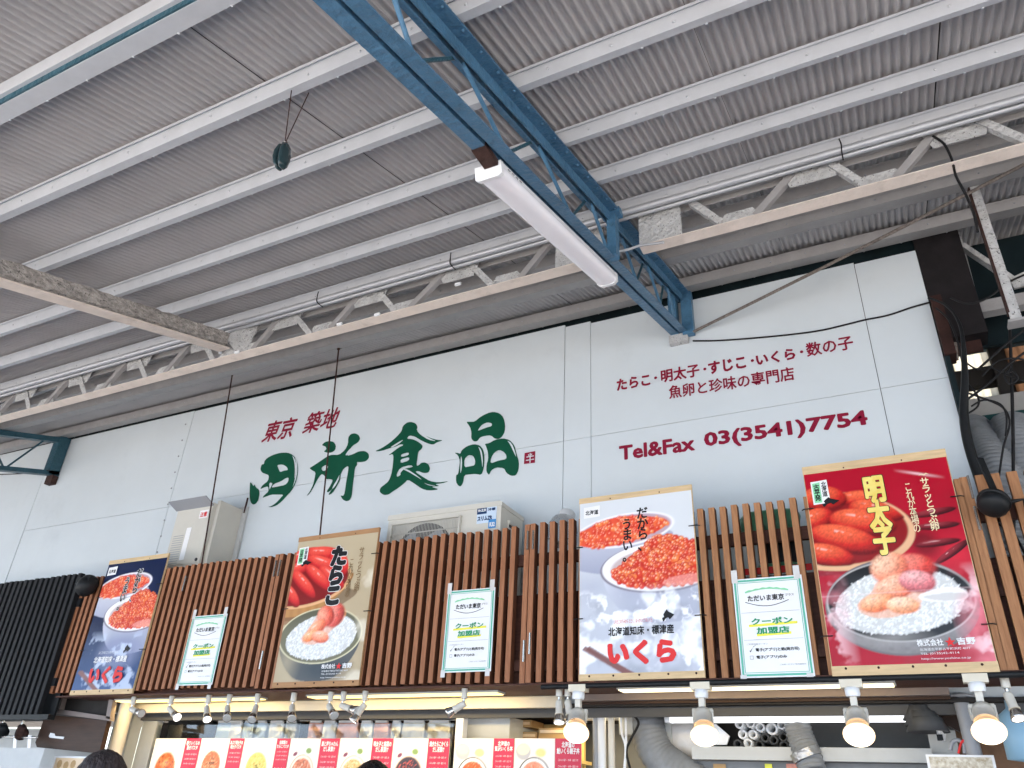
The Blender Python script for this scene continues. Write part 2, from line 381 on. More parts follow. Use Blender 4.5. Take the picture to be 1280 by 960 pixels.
traced([[(195,488),(215,465),(260,440),(320,422),(380,420),(420,437),(450,470),(465,530),(462,600),(445,670),(410,730),(370,770),(330,815),(290,845),(250,858),(222,855),(252,848),(290,822),(330,778),(348,757),(300,757),(250,757),(210,772),(176,784),(200,755),(228,733),(226,690),(190,700),(160,715),(180,680),(225,648),(232,602),(200,590),(175,580),(162,555),(172,515),(192,513)],
        [(295,520),(340,515),(375,535),(385,560),(350,565),(320,578),(308,550)], [(270,672),(330,650),(365,625),(390,620),(385,655),(360,680),(300,692),(250,702)]], c1, 'brush_stroke', M_green, YT, wall)
traced([[(652,362),(680,335),(715,328),(750,335),(768,365),(762,400),(735,420),(700,423),(668,412),(692,395),(686,372)]], c1, 'brush_stroke', M_green, YT, wall)
traced([[(555,545),(580,530),(640,490),(700,450),(735,437),(790,440),(840,400),(865,350),(865,300),(885,272),(920,265),(950,280),(962,310),(945,340),(900,365),(870,410),(855,448),(900,435),(950,410),(1000,407),(1030,430),(1032,465),(1005,492),(960,498),(935,495),(938,520),(920,540),(910,620),(900,700),(893,770),(875,805),(845,810),(820,795),(803,762),(827,768),(838,740),(850,650),(865,570),(868,525),(830,548),(812,580),(790,632),(755,692),(712,737),(690,735),(720,690),(745,640),(720,632),(690,634),(672,600),(650,592),(617,640),(592,690),(560,747),(528,772),(560,730),(585,680),(598,620),(605,578),(575,562)],
        [(655,537),(690,517),(706,530),(697,555),(667,570),(652,555)]], c1, 'brush_stroke', M_green, YT, wall)
traced([[(720,735),(755,690),(790,640),(808,585),(800,640),(775,690),(740,745),(705,762)]], c1, 'brush_stroke', M_green, YT, wall)
traced([[(45,374),(100,350),(160,310),(210,265),(245,225),(252,190),(280,165),(310,158),(345,168),(362,195),(352,222),(400,250),(450,275),(500,290),(548,293),(500,308),(475,326),(430,315),(380,290),(340,265),(300,258),(282,282),(320,283),(360,300),(398,330),(392,355),(365,375),(360,420),(352,480),(373,472),(385,457),(415,453),(440,468),(452,500),(440,528),(405,532),(362,516),(342,522),(400,560),(450,590),(510,600),(595,589),(540,606),(485,612),(525,626),(455,630),(522,650),(440,660),(390,645),(340,610),(290,578),(265,605),(220,640),(180,665),(150,688),(115,692),(84,670),(88,640),(120,615),(150,590),(170,540),(180,480),(185,420),(182,392),(145,404),(175,382),(220,347),(262,326),(235,322),(200,340),(155,352),(100,370)],
        [(240,396),(295,380),(297,400),(243,416)], [(236,432),(300,414),(298,440),(236,460)], [(233,492),(310,472),(332,486),(262,500),(235,530),(238,545),(210,560),(208,540)]], c2, 'brush_stroke', M_green, YT, wall)
traced([[(713,158),(740,158),(775,158),(820,120),(870,95),(910,85),(955,95),(985,125),(998,180),(995,230),(975,268),(950,285),(920,280),(895,257),(850,260),(815,272),(795,300),(770,302),(750,280),(752,235),(742,195)],
        [(803,212),(830,178),(870,162),(902,170),(900,190),(860,200),(800,225)]], c2, 'brush_stroke', M_green, YT, wall)
traced([[(628,383),(655,385),(672,392),(680,365),(720,335),(770,320),(815,330),(840,365),(848,420),(842,500),(825,546),(780,537),(740,541),(700,545),(692,600),(675,630),(655,622),(640,595),(640,545),(655,540),(662,500),(668,440),(655,402)],
        [(700,430),(730,400),(765,405),(780,440),(776,475),(740,482),(700,490)]], c2, 'brush_stroke', M_green, YT, wall)
traced([[(848,318),(880,315),(920,290),(980,278),(1030,290),(1065,330),(1080,390),(1098,450),(1095,510),(1075,550),(1040,552),(1005,530),(990,495),(930,490),(895,512),(880,548),(860,520),(862,470),(875,430),(872,380),(860,340)],
        [(895,420),(920,380),(955,362),(985,375),(1006,400),(1006,430),(950,440),(890,462)]], c2, 'brush_stroke', M_green, YT, wall)
# dry-brush slivers: white paint lines left inside the strokes
YS = YT - 0.001
for cv, pl in ((c1, [(440,452),(458,500),(460,570),(446,640),(418,708),(438,640),(450,570),(447,500)]), (c1, [(842,440),(868,402),(905,368),(880,404),(856,444)]),
               (c1, [(415,440),(438,468),(448,520),(447,580),(436,640),(440,560),(436,500),(425,462)]), (c1, [(234,660),(262,665),(244,700),(236,720)]),
               (c1, [(745,688),(775,640),(800,590),(782,655),(758,694),(735,716)]), (c2, [(352,218),(400,246),(450,280),(500,300),(440,290),(380,252)]),
               (c2, [(250,502),(290,505),(350,545),(400,585),(345,552),(290,520)]), (c2, [(400,600),(450,618),(500,622),(450,624)]),
               (c2, [(1010,290),(1045,315),(1068,370),(1080,420),(1060,380),(1035,325)]), (c2, [(800,335),(826,365),(836,430),(832,500),(826,430),(815,370)]),
               (c2, [(676,400),(684,440),(682,500),(672,540),(672,480)]), (c2, [(160,345),(215,310),(262,285),(225,318),(180,345)])):
    traced([pl], cv, 'brush_streak', M_wall, YS, wall)
# red seal
traced([[(1139,386),(1217,371),(1214,456),(1134,466)]], c2, 'seal', M_red, YT, wall, it=0)
for pl in ([(1152,412),(1206,402),(1206,409),(1152,419)], [(1148,436),(1208,426),(1208,433),(1148,443)], [(1176,388),(1184,386),(1182,456),(1174,458)], [(1163,396),(1170,394),(1174,406),(1167,407)], [(1188,391),(1195,390),(1190,402),(1184,403)]):
    traced([pl], c2, 'seal_stroke', M_wall, YS, wall, it=0)

# ------------------------------------------------------------------ canopy roof of corrugated sheets
HP = 0.070                                  # purlin height
roof = thing('canopy_roof', 'sloping canopy roof of grey beige corrugated metal sheets over the shop front', 'roof', (-4, 2, 3.5))
bx = [-18 + 0.64 * i for i in range(19)]; bx = [b for b in bx if b < -6.4]
bx += [-5.92, -5.26, -4.60, -3.95, -3.30, -2.64, -1.97, -1.30, -0.36, 0.527, 1.19, 1.85, 2.5, 3.2, 3.9, 4.6, 5.3, 6.0, 6.7, 7.4, 8.1, 8.8, 9.5, 10.2, 10.9, 11.6]
PITCH, AMP = 0.0385, 0.0095
EAVE = 0.15
CSH = 2.0372 + (HP + 0.012) / CA
for i in range(len(bx) - 1):
    x0, x1 = bx[i], bx[i + 1]
    strong = x1 in (-2.64, 0.527); gap = 0.007 if strong else 0.0015
    n = int(round((x1 - x0 - gap) / PITCH * 6)); dz = (i % 2) * 0.0012
    vs = []; fs = []
    ph = x0 / PITCH * 2 * math.pi
    for k in range(n + 1):
        x = x0 + (x1 - x0 - gap) * k / n
        hz = AMP * math.cos(2 * math.pi * x / PITCH) + dz + AMP
        for y in (EAVE, 5.0 if x0 < .5 else 6.35): vs.append((x, y - hz * SA, roofz(y, CSH) + hz * CA))
    for k in range(n): fs.append((2 * k, 2 * k + 2, 2 * k + 3, 2 * k + 1))
    m = MB(); m.add(vs, fs, 0, True); m.build('roof_sheet', M_roof, roof)
MB().add([(-18, EAVE, roofz(EAVE, CSH) + .04), (11.6, EAVE, roofz(EAVE, CSH) + .04), (11.6, 6.35, roofz(6.35, CSH) + .04), (-18, 6.35, roofz(6.35, CSH) + .04)], [(0, 1, 2, 3)]).build('roof_underlay', M_dark, roof)

def purlin(y1, wd, ht, m, label, x0=-17.5, x1=11.0, rivets=True, zoff=0.0):
    z1 = roofz(y1) + zoff; t = 0.004
    prof = [(-wd, 0), (0, 0), (0, .013), (-t, .013), (-t, t), (-wd + t, t), (-wd + t, ht), (-wd - .014, ht), (-wd - .014, ht - .011), (-wd - .011, ht - .011), (-wd - .011, ht - t), (-wd, ht - t)]
    r = thing('purlin', label, 'purlin', (x0, y1, z1), 'steel purlins under the canopy roof')
    vs = [(x, y1 + u * CA - n * SA, z1 + u * SA + n * CA) for x in (x0, x1) for u, n in prof]; k = len(prof)
    MB().add(vs, [(i, k + i, k + (i + 1) % k, (i + 1) % k) for i in range(k)]).build('channel', m, r)
    if rivets:
        b = MB(); x = x0 + random.random() * .2
        while x < x1:
            u, n = -wd, ht * random.choice((.45, .5, .4))
            p = Vector((x, y1 + u * CA - n * SA, z1 + u * SA + n * CA)); b.lathe([(.006, 0), (.006, .003), (.0, .005)], p, (0, -CA, -SA), 6)
            q = Vector((x + .11, y1, z1 + .002)); b.lathe([(.006, -.004), (.006, .004), (0, .006)], q, (0, SA, -CA), 5)
            x += random.choice((.23, .25, .27))
        b.build('rivets', M_lead if m is M_steel2 else M_steel, r, kind='stuff')
    return r
purlin(0.56, .045, .067, M_steel, 'pale steel purlin just outside the doubled purlin at the upper left corner', rivets=False)
purlin(1.017, .075, .067, M_steel, 'doubled pale purlin with a dark slot, top left corner of the roof')
purlin(1.485, .045, .067, M_steel, 'pale purlin from which the dark pulley is hung by two cords')
purlin(1.956, .042, .068, M_steel, 'pale purlin passing right behind the hanging dark pulley')
purlin(2.433, .035, .070, M_steel, 'pale purlin crossing just above the white end of the lamp fixture')
purlin(2.855, .045, .066, M_steel, 'pale purlin between the lamp fixture end and the conduit carrying purlin')
purlin(3.27, .05, .070, M_steel, 'pale purlin that carries the long shiny conduit pipe')
purlin(3.70, .06, .070, M_steel2, 'beige purlin seen through the openings of the white lattice girder')
purlin(4.133, .132, .063, M_steel2, 'wide grey and beige purlin right behind the lattice girder')
purlin(4.727, .148, .064, M_steel2, 'wide grey purlin lying along the top edge of the white wall')
# the dark slot of the doubled purlin
y1 = 0.93; z1 = roofz(y1)
sp = thing('purlin', 'thin blue grey purlin with a dark slot against the doubled one, top left', 'purlin', (-17, y1, z1), 'steel purlins under the canopy roof')
MB().bar((-17.5, y1 + .012, z1 + .022), (11, y1 + .012, z1 + .022), .02, .03, (0, -SA, CA)).build('channel', M_blue2, sp)
MB().bar((-17.5, y1 - .012, z1 + .045), (11, y1 - .012, z1 + .045), .02, .05, (0, -SA, CA)).build('edge_angle', M_steel, sp)

# dark board closing the gap between wall top and roof
db = MB().box((-18, 4.84, zc(2.9)), (0.5, 4.86, zc(3.66))).build('fascia_board', M_backb)
tag(db, 'dark green board closing the gap between wall top and roof', 'board')
cl = MB()
cl.tube([(-6.5 + i * .5, 4.79, zc(3.405) + random.uniform(-.006, .006)) for i in range(14)], .007, 6)
tag(cl.build('cable', M_rubber), 'black cable lying along the top edge of the white wall', 'cable')

# ------------------------------------------------------------------ conduits
cp = thing('conduit_pipe', 'long shiny grey conduit pipe clipped along a purlin, running the full width', 'pipe', (-17, 3.22, roofz(3.27)))
yc, zc_ = 3.205, roofz(3.205) - .012
MB().tube([(-17.5, yc, zc_), (11, yc, zc_)], .019, 12).build('pipe', M_pipe, cp)
MB().tube([(-17.5, yc + .045, zc_ - .002), (11, yc + .045, zc_ - .002)], .014, 10).build('pipe', M_pipe, cp)
for px, py in ((240, 435), (398, 377), (565, 322), (1050, 180)):
    x = at(px, py, yc).x
    MB().tube([(x + .0, yc - .018, zc_ + .06), (x + .004, yc - .024, zc_ + .015), (x, yc - .012, zc_ - .02), (x, yc + .05, zc_ - .022)], .0035, 6).build('clip', M_rubber, cp)
wv = MB(); pts = []
for px, py in ((0, 507), (120, 468), (250, 432), (330, 405), (400, 378), (440, 372), (470, 376)): pts.append(at(px, py, 3.42))
wv.tube(pts, .013, 8)
tag(wv.build('conduit_pipe', M_pipe), 'thin bent grey conduit wandering behind the left half of the lattice girder', 'pipe')
wv = MB(); pts = [at(px, py, 3.42) for px, py in ((487, 366), (500, 358), (512, 347), (540, 342), (600, 322), (650, 306))]
wv.tube(pts, .013, 8)
tag(wv.build('conduit_pipe', M_pipe), 'short bent grey conduit behind the lattice girder left of the blue truss', 'pipe')

# ------------------------------------------------------------------ white lattice girder along the canopy
lg = thing('lattice_girder', 'long white lattice girder with flaking paint running across below the roof', 'girder', (-17, 3.3, zc(2.8)))
YL = 3.28
zb0, zb1 = zc(2.785), zc(3.04)
def seg(x0, x1):
    MB().ext([(-.04, 0), (.04, 0), (.04, .006), (.034, .006), (.034, .006), (-.034, .006), (-.034, .045), (-.04, .045)], (x0, YL + .04, zb0), (x1, YL + .04, zb0)).build('lower_chord', M_beige, lg)
    MB().ext([(-.03, 0), (.03, 0), (.03, -.006), (-.024, -.006), (-.024, -.04), (-.03, -.04)], (x0, YL + .04, zb1), (x1, YL + .04, zb1)).build('upper_chord', M_steel2, lg)
seg(-17.5, -1.24); seg(-1.0, 11.0)
# zig-zag braces measured on the photograph, repeated to the left
nodes_r = [(-.70, 1, -.54, 0), (-.372, 0, -.16, 1), (.024, 1, .165, 0), (.30, 0, .507, 1), (.70, 1, .86, 0), (1.05, 0, 1.25, 1), (1.45, 1, 1.6, 0)]
nodes_l = [(-1.744, 0, -1.56, 1), (-2.10, 1, -1.935, 0), (-2.53, 0, -2.29, 1), (-2.81, 1, -2.643, 0), (-3.17, 0, -2.97, 1), (-3.53, 1, -3.34, 0), (-3.86, 0, -3.67, 1)]
x = -4.62
while x > -16: nodes_l += [(x + .21, 1, x + .38, 0), (x - .33 + .21, 0, x + .07, 1)]; x -= .70
for xa, ta, xb, tb in nodes_r + nodes_l:
    pa = Vector((xa, YL + .02, zb1 - .02 if ta else zb0 + .02)); pb = Vector((xb, YL + .02, zb1 - .02 if tb else zb0 + .02))
    o = MB(); d = (pb - pa).normalized()
    o.ext([(-.02, 0), (.02, 0), (.02, .004), (-.016, .004), (-.016, .032), (-.02, .032)], pa, pb, (0, 1, 0)).build('brace', M_flake if ta else M_steel2, lg)
def gus(xc, half, top):
    z0, z1 = (zb1 - .11, zb1) if top else (zb0 + .005, zb0 + .085)
    if top: P = [(xc - half * .75, z0), (xc + half * .75, z0), (xc + half, z1), (xc - half, z1)]
    else: P = [(xc - half, z0), (xc + half, z0), (xc + half * .6, z1), (xc - half * .6, z1)]
    MB().poly([(x, YL + .03, z) for x, z in P], th=(0, .006, 0)).build('gusset_plate', M_flake, lg)
for xc in (-.07, .60, 1.35, -2.19, -2.88, -3.60): gus(xc, .15, True)
for xc in (-.455, .235, .95, 1.65, -1.84, -2.585, -3.25, -3.92): gus(xc, .12, False)
x = -4.55
while x > -16: gus(x + .15, .15, True); gus(x - .20, .12, False); x -= .70
MB().box((-1.0, YL + .01, zb0 + .01), (-.76, YL + .022, zb1)).build('end_plate', M_flake, lg)
MB().box((-1.52, YL + .03, zb0 + .01), (-1.22, YL + .042, zb1 + .02)).build('end_plate', M_flake, lg)
sc = MB()
for px, py in ((573, 356), (472, 394), (425, 406), (297, 441), (765, 285)):
    p = at(px, py, YL); sc.box((p.x - .02, YL - .012, p.z - .008), (p.x + .02, YL, p.z + .01))
sc.build('clamps', M_white, lg, kind='stuff')

# ------------------------------------------------------------------ sprayed beam at the left
bm = thing('sloping_beam', 'beam thickly coated in grey sprayed fibre, sloping down from the left edge', 'beam', (-4.6, 3, zc(3)))
e0 = at(262, 420, 3.10); XB = e0.x
def bmp(y, dz=0): return Vector((XB, y, e0.z + .29 * (y - 3.10) + dz))
prof = [(-.045, -.055), (.045, -.055), (.05, -.02), (.045, .065), (-.045, .065), (-.05, .0)]
# rough body: many rings with jitter
vs = []; fs = []; N = 70; n = 10
for i in range(N):
    y = EAVE + (3.22 - EAVE) * i / (N - 1); c = bmp(y)
    for k in range(n):
        a = 2 * math.pi * k / n; rx = .052 + random.uniform(-.005, .005); rz = .062 + random.uniform(-.006, .006)
        vs.append(c + Vector((rx * max(-1, min(1, 1.25 * math.cos(a))), 0, rz * max(-1, min(1, 1.25 * math.sin(a))))))
for i in range(N - 1):
    for k in range(n): fs.append((i * n + k, i * n + (k + 1) % n, (i + 1) * n + (k + 1) % n, (i + 1) * n + k))
MB().add(vs, fs, 0, False).build('coating', M_fluff, bm)
MB().bar(bmp(EAVE, -.07), bmp(3.25, -.07), .10, .012).build('lower_flange', M_beige, bm)
MB().poly([(XB + .02, 3.2, e0.z + .06), (XB + .02, 3.36, e0.z + .10), (XB + .20, 3.33, zb1 + .02), (XB + .16, 3.30, zb0 + .01), (XB + .09, 3.28, zb0 + .01)], th=(0, .01, 0)).build('gusset_plate', M_flake, bm)
MB().poly([(XB - .10, 3.29, zb0 + .01), (XB + .10, 3.29, zb0 + .01), (XB + .0, 3.29, e0.z + .02)], th=(0, .01, 0)).build('gusset_plate', M_flake, bm)
bt = MB()
for px, py in ((260, 421), (262, 427), (271, 418), (273, 424), (274, 434), (276, 441), (281, 418), (282, 424)):
    p = at(px, py, 3.27); bt.lathe([(.012, 0), (.012, .012), (.0, .016)], (p.x, 3.27, p.z), (0, -1, -.2), 6)
bt.build('bolts', M_steel, bm, kind='stuff')

# ------------------------------------------------------------------ blue roof truss
XT = -1.165; S1 = 0.29
def lowz(y): return 1.742 + S1 * y + EYE
def uppz(y): return 2.030 + SL * y + EYE
tr = thing('roof_truss', 'blue painted double angle roof truss running up to the wall beside the phone number', 'truss', (XT, 4.7, lowz(4.7)))
LA = [(0, 0), (.054, 0), (.054, .006), (.006, .006), (.006, .05), (0, .05)]
for sgn in (-1, 1):
    prof = [(sgn * (a + .0085), b) for a, b in LA]
    if sgn < 0: prof = prof[::-1]
    MB().ext(prof, (XT, EAVE, lowz(EAVE)), (XT, 4.74, lowz(4.74)), (0, -.28, .96)).build('lower_chord', M_blue, tr)
UA = [(0, 0), (.06, 0), (.06, -.007), (.007, -.007), (.007, -.062), (0, -.062)]
for sgn in (-1, 1):
    prof = [(sgn * (a + .010), b) for a, b in UA]
    if sgn > 0: prof = prof[::-1]
    for a, b in ((EAVE, 3.17), (3.17, 4.70)):
        MB().ext(prof, (XT + .03, a, uppz(a)), (XT + .03, b, uppz(b)), (0, -.28, .96)).build('upper_chord', M_blue, tr)
yU = [.30, .62, 1.16, 1.62, 2.28, 2.93, 3.42, 3.92, 4.38]; yL = [.2, .40, .86, 1.345, 2.00, 2.68, 3.20, 3.70, 4.22, 4.56]
for i, yu in enumerate(yU):
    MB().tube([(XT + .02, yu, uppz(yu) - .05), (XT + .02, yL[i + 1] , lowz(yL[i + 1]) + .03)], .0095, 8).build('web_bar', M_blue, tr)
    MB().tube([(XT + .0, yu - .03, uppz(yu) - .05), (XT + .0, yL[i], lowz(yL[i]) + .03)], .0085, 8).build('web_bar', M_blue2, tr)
# column plates at the girder and at the wall
for xx in (XT + .03, ):
    MB().box((xx, 3.14, lowz(3.17) - .0), (xx + .05, 3.20, uppz(3.17) - .01)).build('post_plate', M_blue, tr)
MB().box((XT + .078, 3.14, uppz(3.15) - .03), (XT + .105, 3.20, uppz(3.15) + .01)).build('cleat', M_blue, tr)
MB().box((XT - .055, 4.655, lowz(4.68) - .0), (XT - .0, 4.74, uppz(4.7) - .02)).build('end_post', M_blue, tr)
MB().box((XT + .03, 4.69, lowz(4.68) - .02), (XT + .11, 4.74, uppz(4.7) + .01)).build('end_post', M_blue, tr)
MB().box((XT - .075, 4.70, lowz(4.7) - .075), (XT + .06, 4.745, lowz(4.7) - .006)).build('seat_block', M_flake, tr)
pl = MB()
for y, xo in ((1.86, -.03), (1.75, .04), (1.40, -.045), (1.2, .05)):
    pl.box((XT + xo - .01, y, lowz(y) - .004), (XT + xo + .01, y + .02, lowz(y) + .002))
MB().box((XT - .068, 1.87, lowz(1.9) - .012), (XT - .006, 1.98, lowz(1.96) - .002)).build('rusty_plate', M_rust, tr)
bo = MB()
for i in range(26):
    y = 1.1 + i * .135; bo.lathe([(.007, 0), (.007, .005), (0, .007)], (XT + .03 + .055, y, uppz(y) - .009), (0, .28, -.96), 6)
bo.build('bolt_heads', M_blue, tr, kind='stuff')

# second blue truss far left, seen from its side
X2 = at(72, 575, 4.70).x
t2 = thing('roof_truss', 'dark blue roof truss at the left edge of the wall with thin round web bars', 'truss', (X2, 4.7, zc(3)))
za, zb = at(75, 590, 4.7).z, at(78, 552, 4.7).z
def l2(y): return za + .29 * (y - 4.7)
def u2(y): return zb + .0 + .30 * (y - 4.7)
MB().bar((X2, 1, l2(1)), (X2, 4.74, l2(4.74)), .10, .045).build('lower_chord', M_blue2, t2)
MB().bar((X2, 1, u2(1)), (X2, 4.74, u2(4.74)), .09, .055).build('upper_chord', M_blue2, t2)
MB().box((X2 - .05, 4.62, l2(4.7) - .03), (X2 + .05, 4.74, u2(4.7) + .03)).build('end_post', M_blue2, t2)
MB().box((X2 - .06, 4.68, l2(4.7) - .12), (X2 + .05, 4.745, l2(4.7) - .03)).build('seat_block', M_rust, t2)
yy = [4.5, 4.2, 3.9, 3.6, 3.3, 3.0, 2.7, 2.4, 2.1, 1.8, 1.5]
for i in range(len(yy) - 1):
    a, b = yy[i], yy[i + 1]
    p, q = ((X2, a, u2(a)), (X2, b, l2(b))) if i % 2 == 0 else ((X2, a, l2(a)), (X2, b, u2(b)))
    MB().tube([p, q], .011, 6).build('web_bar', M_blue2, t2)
cb = MB(); cb.tube([at(px, py, 4.6) for px, py in ((0, 593), (25, 592), (50, 589), (62, 588))], .006, 6)
tag(cb.build('cable', M_rubber), 'thin black cable passing under the far left truss', 'cable')

# ------------------------------------------------------------------ fluorescent fixture under the blue truss
fx = thing('batten_lamp', 'long white fluorescent batten lamp, switched off, fixed below the blue truss', 'lamp', (XT - .06, 2.0, lowz(2.0)))
def lz(y, d): return lowz(y) - d
ya, yb = 1.985, 3.375; xc = XT - .055
up = Vector((0, -.28, .96)); dv = Vector((0, .96, .2795)).normalized()
pr = [(-.055, 0), (.055, 0), (.058, -.012), (.058, -.026), (-.058, -.026), (-.058, -.012)]
MB().ext(pr[::-1], (xc, ya, lz(ya, .008)), (xc, yb, lz(yb, .008)), up).build('body', M_white, fx)
k = 14; pr = [(-.058, -.024)] + [(-.058 * math.cos(math.pi * i / k), -.028 - .038 * math.sin(math.pi * i / k) ** .6) for i in range(k + 1)] + [(.058, -.024)]
MB().ext(pr, (xc, ya + .012, lz(ya + .012, .008)), (xc, yb - .03, lz(yb - .03, .008)), up, smooth=True).build('diffuser', M_diff, fx)
MB().ext([(-.060, -.004), (-.060, -.060), (-.045, -.068), (.045, -.068), (.060, -.060), (.060, -.004)], (xc, ya - .008, lz(ya - .008, .008)), (xc, ya + .014, lz(ya + .014, .008)), up).build('end_cap', M_white, fx)
MB().ext([(-.059, -.004), (-.059, -.05), (-.036, -.068), (.036, -.068), (.059, -.05), (.059, -.004)], (xc, yb - .034, lz(yb - .034, .008)), (xc, yb - .005, lz(yb - .005, .008)), up).build('end_cap', M_white, fx)
vt = MB()
for i in range(4): vt.bar((xc + .0585, ya + .06 + i * .035, lz(ya + .06 + i * .035, .024)), (xc + .0585, ya + .08 + i * .035, lz(ya + .08 + i * .035, .024)), .004, .006)
vt.build('vents', M_lead, fx, kind='stuff')

# ------------------------------------------------------------------ hanging pulley
pu = thing('pulley_block', 'small dark pulley block hanging by two thin cords from a purlin', 'pulley', at(353, 195, 1.5))
pt, pb = at(356, 180, 1.5), at(351, 209, 1.5)
A1, A2 = at(367, 92, 1.44), at(386, 116, 1.485)
MB().tube([A1, pt], .0022, 5).build('cord', M_rust, pu)
MB().tube([A2, pt], .0022, 5).build('cord', M_rust, pu)
cx = (pt.x + pb.x) / 2
def leaf(xc, sgn, nm):
    vs = []; fs = []; n = 14; H = (pt.z - .006 - pb.z)
    prof = [(0.35, 0), (.8, .08), (1.0, .35), (1.0, .6), (.85, .85), (.5, 1)]
    m = MB(); vs = []
    for r, t in prof:
        for k in range(10):
            a = 2 * math.pi * k / 10
            vs.append((xc + sgn * .008 + .009 * math.cos(a) * (r ** .5) - .012 * math.sin(t * math.pi) * (1 if sgn < 0 else -.2), 1.5 + .030 * r * math.sin(a), pt.z - .008 - t * H))
    fs = [(i * 10 + k, i * 10 + (k + 1) % 10, (i + 1) * 10 + (k + 1) % 10, (i + 1) * 10 + k) for i in range(5) for k in range(10)]
    fs += [tuple(range(10)), tuple(range(50, 60))]
    m.add(vs, fs, 0, True); m.build(nm, M_pul, pu)
M_pul = mat('dark_green_enamel', (0.02, 0.04, 0.045), 0.22, coat=0.3)
leaf(cx, -1, 'shell'); leaf(cx, 1, 'shell')
MB().tube([(pt.x - .008, 1.5, pt.z + .004), (pt.x, 1.5, pt.z - .010), (pt.x + .006, 1.5, pt.z + .004), (pt.x, 1.495, pt.z + .010)], .0028, 6).build('hook', M_metal, pu)
MB().tube([(pt.x - .014, 1.5, pt.z - .004), (pt.x, 1.495, pt.z + .004), (pt.x + .012, 1.5, pt.z + .002)], .003, 5).build('knot', M_rust, pu)

# ------------------------------------------------------------------ hanging rods
for (tpx, tpy), (bpx, bpy_), lab in (((290, 469), (262, 640), 'thin dark rod hanging in front of the water heater, left of the two'),
                                     ((423, 437), (400, 668), 'thin dark rod hanging across the green brush lettering, right of the two')):
    p = at(tpx, tpy, 4.12); q = Vector((p.x, 4.29, zc(1.60)))
    t = thing('hanger_rod', lab, 'rod', q, 'rods holding up the slat screen')
    MB().tube([p + Vector((0, 0, .02)), q], .006, 6).build('rod', M_rust, t)
    MB().lathe([(.012, 0), (.012, .02), (.028, .022), (.028, .03), (0, .03)], p, (0, 0, 1), 8).build('nut', M_rust, t)

# ------------------------------------------------------------------ slat screens
M_side = mat('shade_toned_slat_side', (0.10, 0.036, 0.019), 0.75, col2=(0.14, 0.055, 0.028), var=.2, vscale=5, stretch=(12, 12, .8), spec=.15)  # darker tone paints in the shade of the gaps between slats
M_sidel = mat('shade_toned_slat_side_pale', (0.10, 0.04, 0.02), 0.75, col2=(0.18, 0.08, 0.04), var=.2, vscale=5, stretch=(12, 12, .8), spec=.15)  # same painted gap shade, for the paler slats
def slat_screen(name, x_list, zt, zb, yf, m, label, cat, group, sw=.034, sd_=.05, rails=((1.36, 1.43), (.74, .80)), railm=None, extra=None):
    x_list = sorted(x_list)
    t = thing(name, label, cat, (x_list[0], yf, zc(zb)), group)
    src = None
    for i, x in enumerate(x_list):
        dz = random.uniform(-.004, .004); dx = random.uniform(-.0015, .0015)
        if src is None or i % 6 == 0:
            b = MB(); L = zt - zb; tw = random.uniform(-.002, .002); c = .0025
            b.ext([(0, c), (c, 0), (sw - c, 0), (sw, c), (sw, sd_), (0, sd_)], (x, yf, zc(zb) + dz), (x, yf, zc(zt) + dz), (0, 1, 0))
            for q_ in range(6):                 # side faces take the shade-toned wood, front and back the plain one
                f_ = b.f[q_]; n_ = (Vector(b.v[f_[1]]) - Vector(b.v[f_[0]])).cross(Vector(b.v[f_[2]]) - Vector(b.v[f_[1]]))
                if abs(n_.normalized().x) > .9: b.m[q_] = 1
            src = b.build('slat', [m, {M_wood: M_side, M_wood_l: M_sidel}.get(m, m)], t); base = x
            src.data.transform(Matrix.Translation(-Vector((x - t.location.x, 0, 0)))); src.location = (x - t.location.x, 0, 0)
        else:
            o = inst(src, 'slat', t, (x - t.location.x + dx, random.uniform(-.001, .001), dz))
    for a, b in rails:
        MB().box((x_list[0], yf + sd_ + .001, zc(a)), (x_list[-1] + sw, yf + sd_ + .034, zc(b))).build('rail', railm or M_woodd, t)
    return t
sp_ = .0655
sc1 = [-6.21 + sp_ * i for i in range(33)]; sc1 = [x for x in sc1 if x < -4.13] + [-4.108]
sc2 = [-4.065] + [-3.992 + sp_ * i for i in range(29)]; sc2 = [x for x in sc2 if x < -2.09]
sc3 = [-2.064, -2.027] + [-1.96 + sp_ * i for i in range(3)] + [-1.766, -1.70, -1.64]
sc3b = [-1.50, -1.3, -1.10, -1.038, -.975] + [-.975 + .0628 * i for i in range(1, 9)] + [-.40, -.2, 0.0, .12, .2, .319]
grp = 'cedar slat screens above the shop window'
hx = lambda x: x
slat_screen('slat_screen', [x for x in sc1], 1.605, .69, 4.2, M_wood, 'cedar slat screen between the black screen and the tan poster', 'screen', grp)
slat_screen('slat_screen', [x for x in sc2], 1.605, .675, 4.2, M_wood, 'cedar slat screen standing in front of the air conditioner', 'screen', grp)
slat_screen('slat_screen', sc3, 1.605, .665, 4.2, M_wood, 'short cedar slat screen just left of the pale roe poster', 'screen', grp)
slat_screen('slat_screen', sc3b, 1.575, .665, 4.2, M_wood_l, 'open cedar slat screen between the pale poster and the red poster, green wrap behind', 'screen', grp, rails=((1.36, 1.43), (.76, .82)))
slat_screen('slat_screen', [.356, .417 + .008, .487, .56, .635, .70, .765], 1.58, .665, 4.2, M_wood_l, 'cedar slat screen at the right edge under the grey hoses', 'screen', grp, sw=.045, rails=((1.36, 1.43), (1.0, 1.05)))
